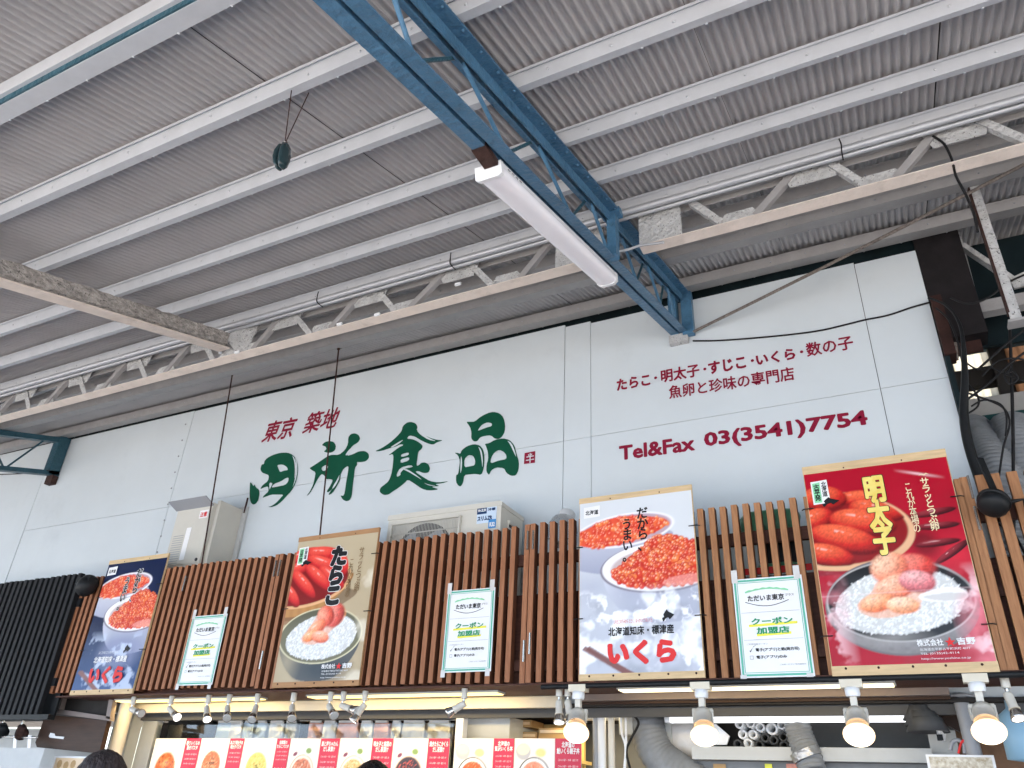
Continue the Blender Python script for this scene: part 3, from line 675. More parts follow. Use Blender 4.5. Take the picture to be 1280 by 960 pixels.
# hinges (small white strips between paired slats)
for i, (x, z) in enumerate(((-4.075, 1.5), (-4.075, .86), (-2.035, 1.5), (-2.035, .88), (-2.072, 1.5), (-2.072, .84), (-4.115, 1.5), (-5.02, 1.46), (.345, 1.36), (.35, 1.52))):
    h = MB(); h.box((x - .006, 4.194, zc(z - .06)), (x + .006, 4.2, zc(z + .06))); h.tube([(x, 4.191, zc(z - .06)), (x, 4.191, zc(z + .06))], .005, 6)
    tag(h.build('hinge', M_metal), ('slim metal ' + ('upper' if z > 1.2 else 'lower') + ' hinge ' + ('just left of the tan poster', 'just left of the tan poster', 'left of the pale poster, right one of a pair', 'left of the pale poster, right one of a pair', 'left of the pale poster, left one of a pair', 'left of the pale poster, left one of a pair', 'two hands left of the tan poster', 'at the left side of the slats', 'right of the crimson poster, the lower of two there', 'right of the crimson poster, the topmost there')[i]), 'hinge', 'hinges of the slat screens')
bb = MB().box((-6.2, 4.29, zc(.66)), (.80, 4.31, zc(1.19))).build('backing_board', M_woodd)
tag(bb, 'dark brown board behind the lower half of the cedar slats', 'board')
# black screen on the left neighbour
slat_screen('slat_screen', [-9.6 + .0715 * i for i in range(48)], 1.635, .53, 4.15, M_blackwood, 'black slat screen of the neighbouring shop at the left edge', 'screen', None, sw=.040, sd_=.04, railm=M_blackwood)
MB_ = MB().box((-9.6, 4.232, zc(.53)), (-6.15, 4.25, zc(1.6))).build('backing_board', M_black); tag(MB_, 'black board behind the black slats at the left', 'board')
rl = MB().box((-9.6, 4.14, zc(.49)), (-6.08, 4.2, zc(.525))).build('ledge', M_black); tag(rl, 'thin black ledge under the black slat screen', 'ledge')

# ------------------------------------------------------------------ posters
PX = 4.186
M_brs = mat('brown_pine_strip', (0.38, 0.21, 0.10), 0.6, var=0.14, vscale=4, stretch=(1.5, 6, 14))
M_navy = mat('navy_print', (0.006, 0.013, 0.045), 0.4, var=0.3, vscale=2, col2=(0.012, 0.03, 0.10), coat=0.3, bump=0.25, bscale=4)
M_pgrey = mat('pale_print', (0.50, 0.51, 0.56), 0.28, var=0.08, vscale=2, coat=0.6, bump=0.3, bscale=4)
M_gold = mat('tan_print', (0.36, 0.29, 0.19), 0.3, var=0.2, vscale=2, coat=0.6, bump=0.2, bscale=4)
M_crim = mat('crimson_print', (0.42, 0.006, 0.02), 0.25, var=0.18, vscale=2, coat=0.7, bump=0.2, bscale=4)
M_bluep = mat('blue_print', (0.02, 0.05, 0.13), 0.28, var=0.4, vscale=4, col2=(.06, .12, .24), coat=0.4, bump=0.5, bscale=6)
M_film = mat('crinkled_pale_print', (0.42, 0.43, 0.47), 0.22, var=0.2, vscale=5, coat=0.9, bump=0.9, bscale=9)
M_bowl = mat('porcelain_print', (0.62, 0.61, 0.66), 0.3, var=0.06, vscale=3, coat=0.6)
M_bowl2 = mat('shaded_porcelain_print', (0.36, 0.37, 0.44), 0.3, var=0.12, vscale=3, coat=0.6)
M_roe = cellmat('salmon_roe_print', (0.42, 0.02, 0.01), (0.72, 0.075, 0.02), (0.95, 0.42, 0.25), 55)
M_roe2 = cellmat('soft_salmon_roe_print', (0.55, 0.05, 0.02), (0.70, 0.09, 0.03), (0.85, 0.22, 0.12), 60)
M_rice = cellmat('rice_print', (0.50, 0.50, 0.46), (0.70, 0.70, 0.66), (0.82, 0.82, 0.80), 70)
M_tarako = mat('cod_roe_print', (0.42, 0.012, 0.012), 0.2, col2=(0.62, 0.055, 0.03), var=0.2, vscale=22, coat=0.8, bump=0.3, bscale=30)
M_tarakol = mat('cod_roe_highlight', (0.80, 0.28, 0.20), 0.2, var=0.2, vscale=40, coat=0.8)
M_ment = mat('pink_roe_print', (0.75, 0.20, 0.13), 0.4, col2=(0.80, 0.33, 0.20), var=0.25, vscale=40, coat=0.4)
M_ment2 = mat('red_roe_print', (0.62, 0.06, 0.05), 0.3, col2=(0.75, 0.20, 0.16), var=0.2, vscale=50, coat=0.5)
M_tub = mat('wood_tub_print', (0.55, 0.30, 0.12), 0.5, var=0.2, vscale=6, coat=0.4, stretch=(1, 1, 5))
M_tubr = mat('red_tub_print', (0.22, 0.015, 0.015), 0.4, var=0.3, vscale=3, coat=0.5)
M_rim = mat('pale_rim_print', (0.70, 0.52, 0.33), 0.4, coat=0.4)
M_plate = mat('dark_plate_print', (0.035, 0.035, 0.04), 0.25, var=0.3, vscale=5, coat=0.6)
M_platel = mat('grey_plate_print', (0.26, 0.25, 0.25), 0.25, var=0.25, vscale=14, coat=0.6, bump=0.3, bscale=20)
M_olive = mat('olive_bowl_print', (0.16, 0.15, 0.10), 0.3, var=0.3, vscale=3, coat=0.6)
M_ink = mat('black_ink', (0.01, 0.01, 0.012), 0.4)
M_wink = mat('white_ink', (0.80, 0.80, 0.80), 0.4)
M_cink = mat('cream_ink', (0.80, 0.66, 0.42), 0.4)
M_gink = mat('gold_ink', (0.80, 0.52, 0.06), 0.4, col2=(0.85, 0.75, 0.25), var=0.1, vscale=6)
M_rink = mat('red_ink', (0.66, 0.03, 0.03), 0.4)
M_greeni = mat('green_ink', (0.02, 0.28, 0.12), 0.4)
M_gold2 = mat('brown_ink', (0.20, 0.12, 0.05), 0.4)
M_yeli = mat('yellow_ink', (0.80, 0.75, 0.08), 0.4)
M_tealp = mat('teal_border_ink', (0.10, 0.42, 0.30), 0.35, coat=0.4)
M_chop = mat('chopstick_print', (0.25, 0.11, 0.08), 0.4)
M_chil = mat('chili_print', (0.12, 0.006, 0.012), 0.2, var=0.3, vscale=20, coat=0.6)
M_greenl = mat('pale_green_ink', (0.25, 0.62, 0.35), 0.4)

import numpy as np
rng = np.random.RandomState(4)
def rgb(h):                                  # '#rrggbb' -> linear
    c = np.array([int(h[i:i + 2], 16) / 255 for i in (1, 3, 5)]); return np.where(c < .04045, c / 12.92, ((c + .055) / 1.055) ** 2.4)
class Print:
    """a small painter: the printed picture of a poster or card, with any film glare painted in, kept as one colour per grid point of the sheet"""
    def __init__(s, w, h, asp):
        s.w, s.h, s.asp = w, h, asp
        s.U, s.V = np.meshgrid((np.arange(w) + .5) / w, (np.arange(h) + .5) / h); s.C = np.zeros((h, w, 3))
    def noise(s, k, seed=0, oct_=3):
        r = np.random.RandomState(seed + 11); out = np.zeros((s.h, s.w)); amp = 1; tot = 0
        for o in range(oct_):
            n = k * 2 ** o; m = int(n * s.asp) + 2; g = r.rand(m + 1, n + 2)
            x = s.U * n; y = s.V * (m - 1); xi = x.astype(int); yi = y.astype(int); fx = x - xi; fy = y - yi; fx = fx * fx * (3 - 2 * fx); fy = fy * fy * (3 - 2 * fy)
            out += amp * ((g[yi, xi] * (1 - fx) + g[yi, xi + 1] * fx) * (1 - fy) + (g[yi + 1, xi] * (1 - fx) + g[yi + 1, xi + 1] * fx) * fy); tot += amp; amp *= .5
        return out / tot
    def put(s, mask, col, a=1.0):
        col = rgb(col) if isinstance(col, str) else col; m = (np.clip(mask, 0, 1) * a)[..., None]; s.C = s.C * (1 - m) + col * m
    def ed(s, cu, cv, ru, rv, rot=0):
        x = s.U - cu; y = (s.V - cv) * s.asp; c, d = math.cos(rot), math.sin(rot); return (x * c + y * d) / ru, (-x * d + y * c) / (rv * s.asp)
    def ell(s, cu, cv, ru, rv, col, rot=0, soft=.03, a=1.0, clip=None):
        x, y = s.ed(cu, cv, ru, rv, rot); m = np.clip((1 - np.hypot(x, y)) / soft, 0, 1)
        if clip is not None: m = m * clip
        s.put(m, col, a); return m
    def ball(s, cu, cv, ru, rv, dark, mid, light, rot=0, spec=.8, speck=0, sx=-.25, sy=.55, soft=.08, clip=None):
        x, y = s.ed(cu, cv, ru, rv, rot); d = np.hypot(x, y); z = np.sqrt(np.clip(1 - d * d, 0, 1))
        l = np.clip(x * sx + y * sy + z * .75, 0, 1)[..., None]; D, M_, L = rgb(dark), rgb(mid), rgb(light)
        col = np.where(l < .5, D + (M_ - D) * l * 2, M_ + (L - M_) * (l - .5) * 2)
        if speck: col = col * (1 + speck * (s.noise(95, int(cu * 999), 2)[..., None] - .5))
        sp_ = np.clip(1 - np.hypot((x - sx * .9) / .42, (y - sy * .8) / .12), 0, 1)[..., None] * (s.noise(30, int(cv * 999), 2)[..., None] > .45)
        col = col + (np.array([1, .8, .75]) - col) * sp_ * spec
        m = np.clip((1 - d) / soft, 0, 1)
        if clip is not None: m = m * clip
        s.put(m, col)
    def poly(s, pts, it=2):
        P = [Vector((u, v, 0)) for u, v in pts]; P = smoothpoly(P, it) if it else P
        m = np.zeros((s.h, s.w), bool); n = len(P)
        for i in range(n):
            x1, y1, x2, y2 = P[i].x, P[i].y, P[(i + 1) % n].x, P[(i + 1) % n].y
            if y1 == y2: continue
            m ^= ((s.V > min(y1, y2)) & (s.V <= max(y1, y2)) & (s.U < (x2 - x1) * (s.V - y1) / (y2 - y1) + x1))
        m = m.astype(float); p = np.pad(m, 1, mode='edge')
        return (p[:-2, 1:-1] + p[2:, 1:-1] + p[1:-1, :-2] + p[1:-1, 2:] + 2 * m) / 6
    def scatter(s, mask, n, fn):
        ys, xs = np.where(mask > .5)
        if len(ys) == 0: return
        k = rng.randint(0, len(ys), n); k = sorted(k, key=lambda i: -ys[i])
        for i in k: fn(s.U[ys[i], xs[i]], s.V[ys[i], xs[i]])
    def local(s, cu, cv, r):
        x0, x1 = max(0, int((cu - r) * s.w)), min(s.w, int((cu + r) * s.w) + 2); q = r / s.asp
        y0, y1 = max(0, int((cv - q) * s.h)), min(s.h, int((cv + q) * s.h) + 2); return slice(y0, y1), slice(x0, x1)
    def bead(s, cu, cv, r, dark, mid, light, soft=.25):
        sl = s.local(cu, cv, r * 1.2); x = (s.U[sl] - cu) / r; y = (s.V[sl] - cv) * s.asp / r; d = np.hypot(x, y)
        if d.size == 0: return
        m = np.clip((1 - d) / soft, 0, 1)[..., None]; t = np.clip(1 - d, 0, 1)[..., None] ** .7
        col = dark + (mid - dark) * np.clip(t * 1.8, 0, 1); col = col + (light - col) * (np.clip(1 - np.hypot(x + .25, y - .3) / .38, 0, 1)[..., None])
        s.C[sl] = s.C[sl] * (1 - m) + col * m
    def grain(s, cu, cv, a, L, wd, col):
        sl = s.local(cu, cv, L * 1.2); x = s.U[sl] - cu; y = (s.V[sl] - cv) * s.asp; c, d = math.cos(a), math.sin(a)
        X = (x * c + y * d) / L; Y = (-x * d + y * c) / wd; dd = np.hypot(X, Y)
        if dd.size == 0: return
        m = np.clip((1 - dd) / .4, 0, 1)[..., None] * .8; s.C[sl] = s.C[sl] * (1 - m) + (col * (1 - .25 * np.clip(-Y, 0, 1))[..., None]) * m
    def rice(s, mask, n, L=.014):
        s.put(mask, '#c9cac8')
        s.scatter(mask, n, lambda u, v: s.grain(u + rng.uniform(-.01, .01), v + rng.uniform(-.006, .006), rng.uniform(0, 3.14), L, L * .42, rgb(('#f4f5f3', '#e6e8e6', '#d6d8d8', '#ffffff')[rng.randint(4)])))
    def roe(s, mask, n, r, blur=False):
        s.put(mask, '#d8341c' if not blur else '#e2553a')
        pal = [('#a81d12', '#e0432a', '#ffc9b0'), ('#b8240f', '#ec6a3a', '#ffe0cc'), ('#c03018', '#f08a4c', '#ffe9d8'), ('#98140f', '#d23422', '#ffb6a0')]
        def f(u, v):
            a, b, c = pal[rng.randint(4)]; a, b, c = rgb(a), rgb(b), rgb(c)
            if blur: a = a * .4 + b * .6
            s.bead(u, v, r * rng.uniform(.85, 1.1), a, b, c, .25 if not blur else .7)
        s.scatter(mask, n, f)
    def glare(s, mask, k, th, seed, col='#ffffff', a=.9):
        n = s.noise(k, seed, 4); r = 1 - np.abs(n - .5) * 2 / (.5 - th); s.put(np.clip(r, 0, 1) ** 1.5 * mask, col, a)  # reflections on plastic film, painted into the print colours
def sheet_mesh(prn, P, name, parent, rough=.3, coat=.18, bump=.0, wave=.0016):
    """the sheet as a fine grid, each grid cell coloured with the print"""
    w, h = prn.w, prn.h; off = Vector((0, 0, 0)); p = parent
    while p is not None: off += p.location; p = p.parent
    us = np.linspace(0, 1, w + 1); vs_ = np.linspace(0, 1, h + 1); a, b, c = P(0, 0), P(1, 0), P(0, 1)
    U, V = np.meshgrid(us, vs_); x = a.x + (b.x - a.x) * U - off.x; z = a.z + (c.z - a.z) * V - off.z
    y = a.y - off.y + wave * .5 * np.sin(7 * U + 5 * V + a.x) * np.sin(9 * V + 2 * U) * np.minimum(1, np.minimum(6 * U, 6 * (1 - U)))
    co = np.stack([x, y, z], -1).reshape(-1, 3)
    i = (np.arange(h)[:, None] * (w + 1) + np.arange(w)[None, :]).ravel(); f = np.stack([i, i + 1, i + w + 2, i + w + 1], -1)
    me = bpy.data.meshes.new(name); me.vertices.add(len(co)); me.vertices.foreach_set('co', co.ravel())
    me.loops.add(f.size); me.loops.foreach_set('vertex_index', f.ravel().astype(np.int32)); me.polygons.add(len(f))
    me.polygons.foreach_set('loop_start', (np.arange(len(f)) * 4).astype(np.int32)); me.polygons.foreach_set('use_smooth', np.ones(len(f), bool)); me.update(calc_edges=True)
    Cp = np.pad(prn.C, ((0, 1), (0, 1), (0, 0)), mode='edge'); Cm = np.pad(prn.C, ((1, 0), (1, 0), (0, 0)), mode='edge'); Cv = ((Cp + Cm) / 2).reshape(-1, 3)
    at_ = me.color_attributes.new('print', 'FLOAT_COLOR', 'POINT'); rgba = np.ones((len(Cv), 4)); rgba[:, :3] = np.clip(Cv, 0, .85); at_.data.foreach_set('color', rgba.ravel())
    key = 'glossy_print_%g_%g' % (rough, bump)
    if key not in MATS:
        m = mat(key, (.5, .5, .5), rough, coat=coat, bump=bump, bscale=7); n = m.node_tree; ca = n.nodes.new('ShaderNodeVertexColor'); ca.layer_name = 'print'
        n.links.new(ca.outputs[0], n.nodes['Principled BSDF'].inputs['Base Color'])
    me.materials.append(MATS[key]); o = bpy.data.objects.new(name, me); COL.objects.link(o); o.parent = parent; return o

class Poster:
    def __init__(s, x0, x1, z0, z1, label, paint, top=.035, bot=.035, wood=M_pine):
        s.x0, s.w = x0, x1 - x0
        s.t = thing('poster', label, 'poster', ((x0 + x1) / 2, PX, zc(z0)), 'food posters mounted on the slat screens')
        MB().box((x0, PX, zc(z0)), (x1, PX + .012, zc(z1))).build('backing_panel', wood, s.t)
        MB().box((x0 - .001, PX - .004, zc(z0)), (x1 + .001, PX, zc(z0 + bot))).build('wood_strip', wood, s.t)
        MB().box((x0 - .001, PX - .004, zc(z1 - top)), (x1 + .001, PX, zc(z1))).build('wood_strip', wood, s.t)
        sc = MB()
        for i in range(5):
            x = x0 + s.w * (.08 + .21 * i + random.uniform(-.02, .02)); sc.lathe([(.006, 0), (.006, .002), (0, .003)], (x, PX - .004, zc(z0 + bot - .012)), (0, -1, 0), 6)
            if i % 2: sc.lathe([(.004, 0), (.004, .002), (0, .003)], (x, PX - .004, zc(z1 - top + .012)), (0, -1, 0), 6)
        sc.build('screws', M_rust, s.t, kind='stuff')
        s.z0, s.h = z0 + bot, z1 - z0 - top - bot; s.l = 0
        pr_ = Print(200, int(200 * s.h / s.w), s.h / s.w); paint(pr_)
        sheet_mesh(pr_, lambda u, v: Vector((x0 + .004 + u * (s.w - .008), PX - .0035, zc(s.z0 + v * s.h))), 'print_sheet', s.t, bump=.12)
    def P(s, u, v, l=None):
        return Vector((s.x0 + .004 + u * (s.w - .008), PX - .0055 - (s.l if l is None else l) * .0004, zc(s.z0 + v * s.h)))
    def poly(s, pts, m, name='printed_shape', it=0):
        s.l += 1; pts = [s.P(u, v) for u, v in pts]
        return MB().poly(smoothpoly(pts, it) if it else pts).build(name, m, s.t)
    def text(s, txt, u0, v0, u1, v1, m, **k):
        s.l += 1; a = s.P(u0, v0); b = s.P(u1, v1)
        return fit_text(txt, a, EX, EZ, b.x - a.x, b.z - a.z, m, s.t, **k)
    def outlined(s, txt, u0, v0, u1, v1, m, mo, bold=.02, ob=.06, **k):
        e = .006
        s.text(txt, u0 - e, v0 - e * .7, u1 + e, v1 + e * .7, mo, bold=ob, **k); s.l += 3; s.text(txt, u0, v0, u1, v1, m, bold=bold, **k)
    def stamp(s, u0, v0, k=1.0):
        s.poly([(u0, v0), (u0 + .125 * k, v0 + .005), (u0 + .12 * k, v0 + .135), (u0, v0 + .13)], M_wink, 'printed_stamp'); s.poly([(u0 + .012, v0 + .01), (u0 + .066 * k, v0 + .01), (u0 + .066 * k, v0 + .124), (u0 + .01, v0 + .12)], M_greenl, 'printed_stamp')
        s.text("古平発", u0 + .017, v0 + .02, u0 + .06 * k, v0 + .115, M_ink, vertical=True, bold=.035, line=.85); s.text("北海道", u0 + .075, v0 + .04, u0 + .113 * k, v0 + .125, M_ink, vertical=True, bold=.02, line=.85)
        s.poly([(u0 + .06 + .13 * a, v0 - .02 + .055 * b) for a, b in HOK], M_ink, 'printed_mark')
    def maker(s, tel):
        s.text("株式会社", .56, .075, .72, .106, M_wink, bold=.02); s.text("★", .73, .07, .79, .112, M_rink, bold=.03); s.text("吉野", .80, .075, .91, .108, M_wink, bold=.03)
        s.text("北海道古平郡古平町浜町 4077", .57, .054, .87, .066, M_wink); s.text(tel, .57, .034, .80, .046, M_wink); s.text("http://www.yoshino.co.jp", .57, .012, .86, .023, M_wink)
    def tie(s, u, v):
        p = s.P(u, v, 0); sg = -1 if u < .5 else 1
        MB().tube([p + Vector((-sg * .025, -.012, 0)), p + Vector((sg * .02, -.010, .001)), p + Vector((sg * .035, .0, 0))], .003, 5).build('cable_tie', M_black, s.t)

HOK = [(.0, .35), (.18, .42), (.12, .62), (.25, .8), (.42, 1.0), (.52, .82), (.72, .72), (1, .55), (.85, .42), (.62, .2), (.5, .38), (.3, .3), (.12, .05), (.05, .15)]
def ikura_paint(dark):
    def f(c):
        if dark:
            c.C[:] = rgb('#0f1f45'); c.put((1 - c.V * 2.2), '#2a4f8a', .8); c.put(c.noise(5, 3), '#0a1533', .35)
        else:
            c.C[:] = rgb('#d4d8dc'); c.put((.75 - c.V) * 1.5, '#b9bcc9', .7); c.put(np.clip(1 - np.hypot((c.U - .1) / .5, (c.V - .48) / .14), 0, 1), '#a0a5bb', .6)
        # far bowl
        body = c.poly([(-.1, .78), (.84, .80), (.80, .68), (.66, .58), (.5, .545), (.2, .545), (-.1, .6)])
        c.put(body, '#b9bccb' if not dark else '#c4c6d2'); c.put(body * (.72 - c.V) * 5, '#8d92ab', .8); c.put(body * np.clip((c.U - .55) * 3, 0, 1), '#8288a2', .5)
        c.ell(.40, .803, .455, .104, '#eceaf0', .07, soft=.05); c.ell(.40, .803, .43, .092, '#b9a3ae', .07, soft=.06)
        m = np.maximum(c.poly([(-.05, .745), (-.05, .80), (.10, .845), (.28, .885), (.42, .89), (.60, .875), (.76, .85), (.80, .82), (.72, .78), (.52, .738), (.3, .712), (.1, .712)]), 0)
        c.roe(m, 260, .024, True)
        # near bowl
        body = c.poly([(.19, .56), (1.1, .62), (1.1, .30), (.9, .26), (.55, .25), (.36, .33), (.24, .44)])
        c.put(body, '#b6b9c8'); c.put(body * (.56 - c.V) * 4, '#9297b0' if not dark else '#7d84a3', .7); c.put(body * np.clip((.42 - c.U) * 5, 0, 1), '#d5d8e2', .6)
        c.ell(.70, .565, .52, .148, '#7c7684', soft=.02); c.ell(.70, .570, .505, .142, '#f2eff0', soft=.03); c.ell(.71, .565, .45, .120, '#c9b7b7', soft=.08)
        m = c.poly([(.28, .52), (.30, .565), (.38, .60), (.47, .635), (.56, .69), (.65, .74), (.76, .75), (.92, .715), (1.1, .66), (1.1, .47), (.86, .455), (.6, .455), (.40, .475)])
        c.roe(m, 620, .026); c.put(m * np.clip((.56 - c.V) * 7, 0, 1), '#b01414', .35)
        c.put(c.poly([(.70, .475), (.80, .505), (1.0, .515), (1.1, .47), (.95, .45), (.75, .455)]), '#f2a79c', .55)
        if not dark:
            low = np.clip((.47 - c.V) * 12, 0, 1); c.put(low, '#b4b8c4', .55); c.put(low * np.clip((c.noise(5, 41, 4) - .53) * 9, 0, 1), '#f4f6fa', .85); c.put(low * np.clip((c.noise(9, 47, 4) - .60) * 14, 0, 1), '#ffffff', .9); c.glare(low * np.clip((c.noise(4, 5) - .45) * 8, 0, 1), 9, .43, 7, a=.55); c.put(low * np.clip(c.noise(6, 21) - .55, 0, 1) * 4, '#7e8290', .5)  # crinkled film reflections painted pale over the lower half
        else:
            low = np.clip((.45 - c.V) * 10, 0, 1); c.put(low * np.clip(1 - np.hypot((c.U - .62) / .42, (c.V - .28) / .2), 0, 1) * 2, '#7f86a6', .7); c.put(low * np.clip((c.noise(7, 71, 4) - .56) * 10, 0, 1), '#c4d0e6', .75)
        for o in (0, .035):
            c.put(c.poly([(.02 + o, .13), (.05 + o, .15), (.46, .0 - o * .2), (.38, -.01)], 0), '#7a4a44', .9)
    return f
def ikura_poster(x0, x1, label, dark):
    p = Poster(x0, x1, .665, 1.722, label, ikura_paint(dark)); c_ = (M_wink if dark else M_ink)
    if dark:
        p.outlined("だから、", .55, .66, .65, .93, M_ink, M_wink, vertical=True, bold=.03, ob=.07, line=.85); p.outlined("うまい。", .38, .60, .47, .87, M_ink, M_wink, vertical=True, bold=.03, ob=.07, line=.85)
    else:
        p.text("だから、", .52, .665, .62, .93, M_ink, vertical=True, bold=.02, line=.85); p.text("うまい。", .385, .61, .475, .87, M_ink, vertical=True, bold=.02, line=.85)
    p.text("北海道知床・標津産", .25, .195, .79, .245, c_, bold=.02)
    p.text("しれとこのうみから とどく、ほっかいどうのいくら", .30, .262, .62, .285, c_ if dark else M_rink)
    p.poly([(.70 + .10 * a, .255 + .07 * b) for a, b in HOK], M_ink, 'printed_mark')
    p.text("いくら", .24, .04, .80, .17, M_rink, bold=.065)
    p.poly([(.04, .90), (.19, .905), (.19, .975), (.04, .97)], M_wink, 'printed_logo'); p.text("北海道", .055, .92, .175, .95, M_ink, bold=.03)
    for u, v in ((0, .72), (0, .30), (1, .78), (1, .28)): p.tie(u, v)
ikura_poster(-5.965, -5.268, 'navy poster of salmon roe bowls, leftmost of the four posters', True)
ikura_poster(-1.722, -1.026, 'pale grey poster of two bowls heaped with salmon roe, red lettering below', False)

def tarako_paint(c):
    c.C[:] = rgb('#b9a88a'); c.put(c.noise(3, 2), '#a08c6a', .4); c.put(np.clip((c.V - .5) * 1.5, 0, 1), '#c4b89e', .5)
    c.put(c.poly([(-.1, .40), (.5, .44), (.9, .58), (.7, .62), (-.1, .55)]), '#6a5138', .7); c.put(c.poly([(-.1, .38), (.2, .40), (.45, .46), (.1, .50), (-.1, .5)]), '#8a5b34', .7)
    tub = c.poly([(-.1, .44), (.15, .44), (.42, .485), (.62, .56), (.76, .67), (.78, .74), (-.1, .7)]); st = .5 + .5 * np.sin(c.U * 60 + c.V * 8)
    c.put(tub, '#b98750'); c.put(tub * st, '#9c6a38', .35); c.put(tub * np.clip((c.U - .45) * 2.5, 0, 1), '#7c5330', .6)
    c.ell(.08, .70, .67, .205, '#e2b080', -.0, soft=.02); c.ell(.08, .705, .64, .190, '#7d1414', soft=.03)
    clip = np.clip((1 - np.hypot((c.U - .08) / .65, (c.V - .70) / .196)) / .02, 0, 1); clip2 = np.maximum(clip, (c.V > .71) * 1.0)
    for a in ((.10, .89, .24, .055, .15), (.34, .885, .24, .06, -.1), (.56, .80, .17, .085, -.9), (.14, .81, .26, .06, .25), (.38, .805, .26, .055, -.35), (.50, .70, .22, .052, -.6), (.33, .71, .24, .052, -.65), (.16, .67, .24, .052, -.7), (.02, .60, .18, .048, -.75)):
        c.ball(*a[:4], '#7e0f14', '#d02a2c', '#ee5a48', rot=a[4], speck=.25, clip=clip2)
    c.ell(.47, .30, .50, .185, '#5e5b48', soft=.015); c.put(c.poly([(-.03, .30), (.97, .30), (.93, .18), (.80, .06), (.66, .0), (.28, .0), (.12, .08), (.02, .18)]), '#4c4f50', .95)
    c.put(np.clip(1 - np.hypot((c.U - .12) / .2, (c.V - .13) / .2), 0, 1), '#b0a488', .7); c.put(np.clip(1 - np.hypot((c.U - .55) / .4, (c.V - .08) / .14), 0, 1) * 1.3, '#23303a', .75)
    c.ell(.47, .30, .500, .190, '#d8d0ac', soft=.012); c.ell(.47, .30, .488, .184, '#6d6a52', soft=.03); c.put(np.clip((1 - np.hypot((c.U - .47) / .488, (c.V - .30) / .184)) * 20, 0, 1) * np.clip((c.V - .33) * 6, 0, 1), '#3f4036', .6)
    m = c.poly([(.06, .26), (.09, .33), (.20, .39), (.34, .43), (.50, .45), (.68, .44), (.84, .39), (.90, .32), (.88, .24), (.74, .17), (.5, .135), (.25, .155), (.11, .20)]); c.rice(m, 1300)
    c.put(c.poly([(.28, .25), (.24, .29), (.34, .36), (.40, .44), (.46, .50), (.56, .52), (.70, .50), (.76, .44), (.72, .38), (.60, .33), (.52, .27), (.42, .235)]), '#e9915a', .55)
    for a in ((.62, .43, .13, .085, .9, '#8e2420', '#d8584c', '#f2a08e'), (.51, .43, .10, .09, .95, '#a8281c', '#e4604a', '#f6a488'), (.42, .35, .13, .055, .5, '#c8452a', '#ee7a50', '#fbb48c'), (.36, .30, .10, .04, .3, '#d86a34', '#f29058', '#fcc090'), (.48, .29, .12, .045, -.2, '#d05a3a', '#f08a66', '#fbbc9c')):
        c.ball(*a[:4], *a[5:], rot=a[4], speck=.8, soft=.2)
    c.put(np.clip((c.U - .7) * 6, 0, 1) * np.clip((c.noise(4, 73, 4) - .52) * 6, 0, 1), '#e8e0cc', .6)
p = Poster(-3.925, -3.212, .675, 1.708, 'tan poster of cod roe on rice, hung between the two long slat screens', tarako_paint, wood=M_brs)
p.outlined("たらこ", .46, .50, .66, .935, M_ink, M_wink, vertical=True, bold=.07, ob=.10, line=.9)
p.text("サラッとつぶ卵", .80, .58, .865, .90, M_gold2, vertical=True, bold=.01, line=.82)
p.text("これが本場の", .70, .55, .76, .82, M_gold2, vertical=True, bold=.01, line=.82)
p.stamp(.035, .82); p.maker("TEL (0135)42-4114")
for u, v in ((1, .84), (1, .44), (0, .5)): p.tie(u, v)

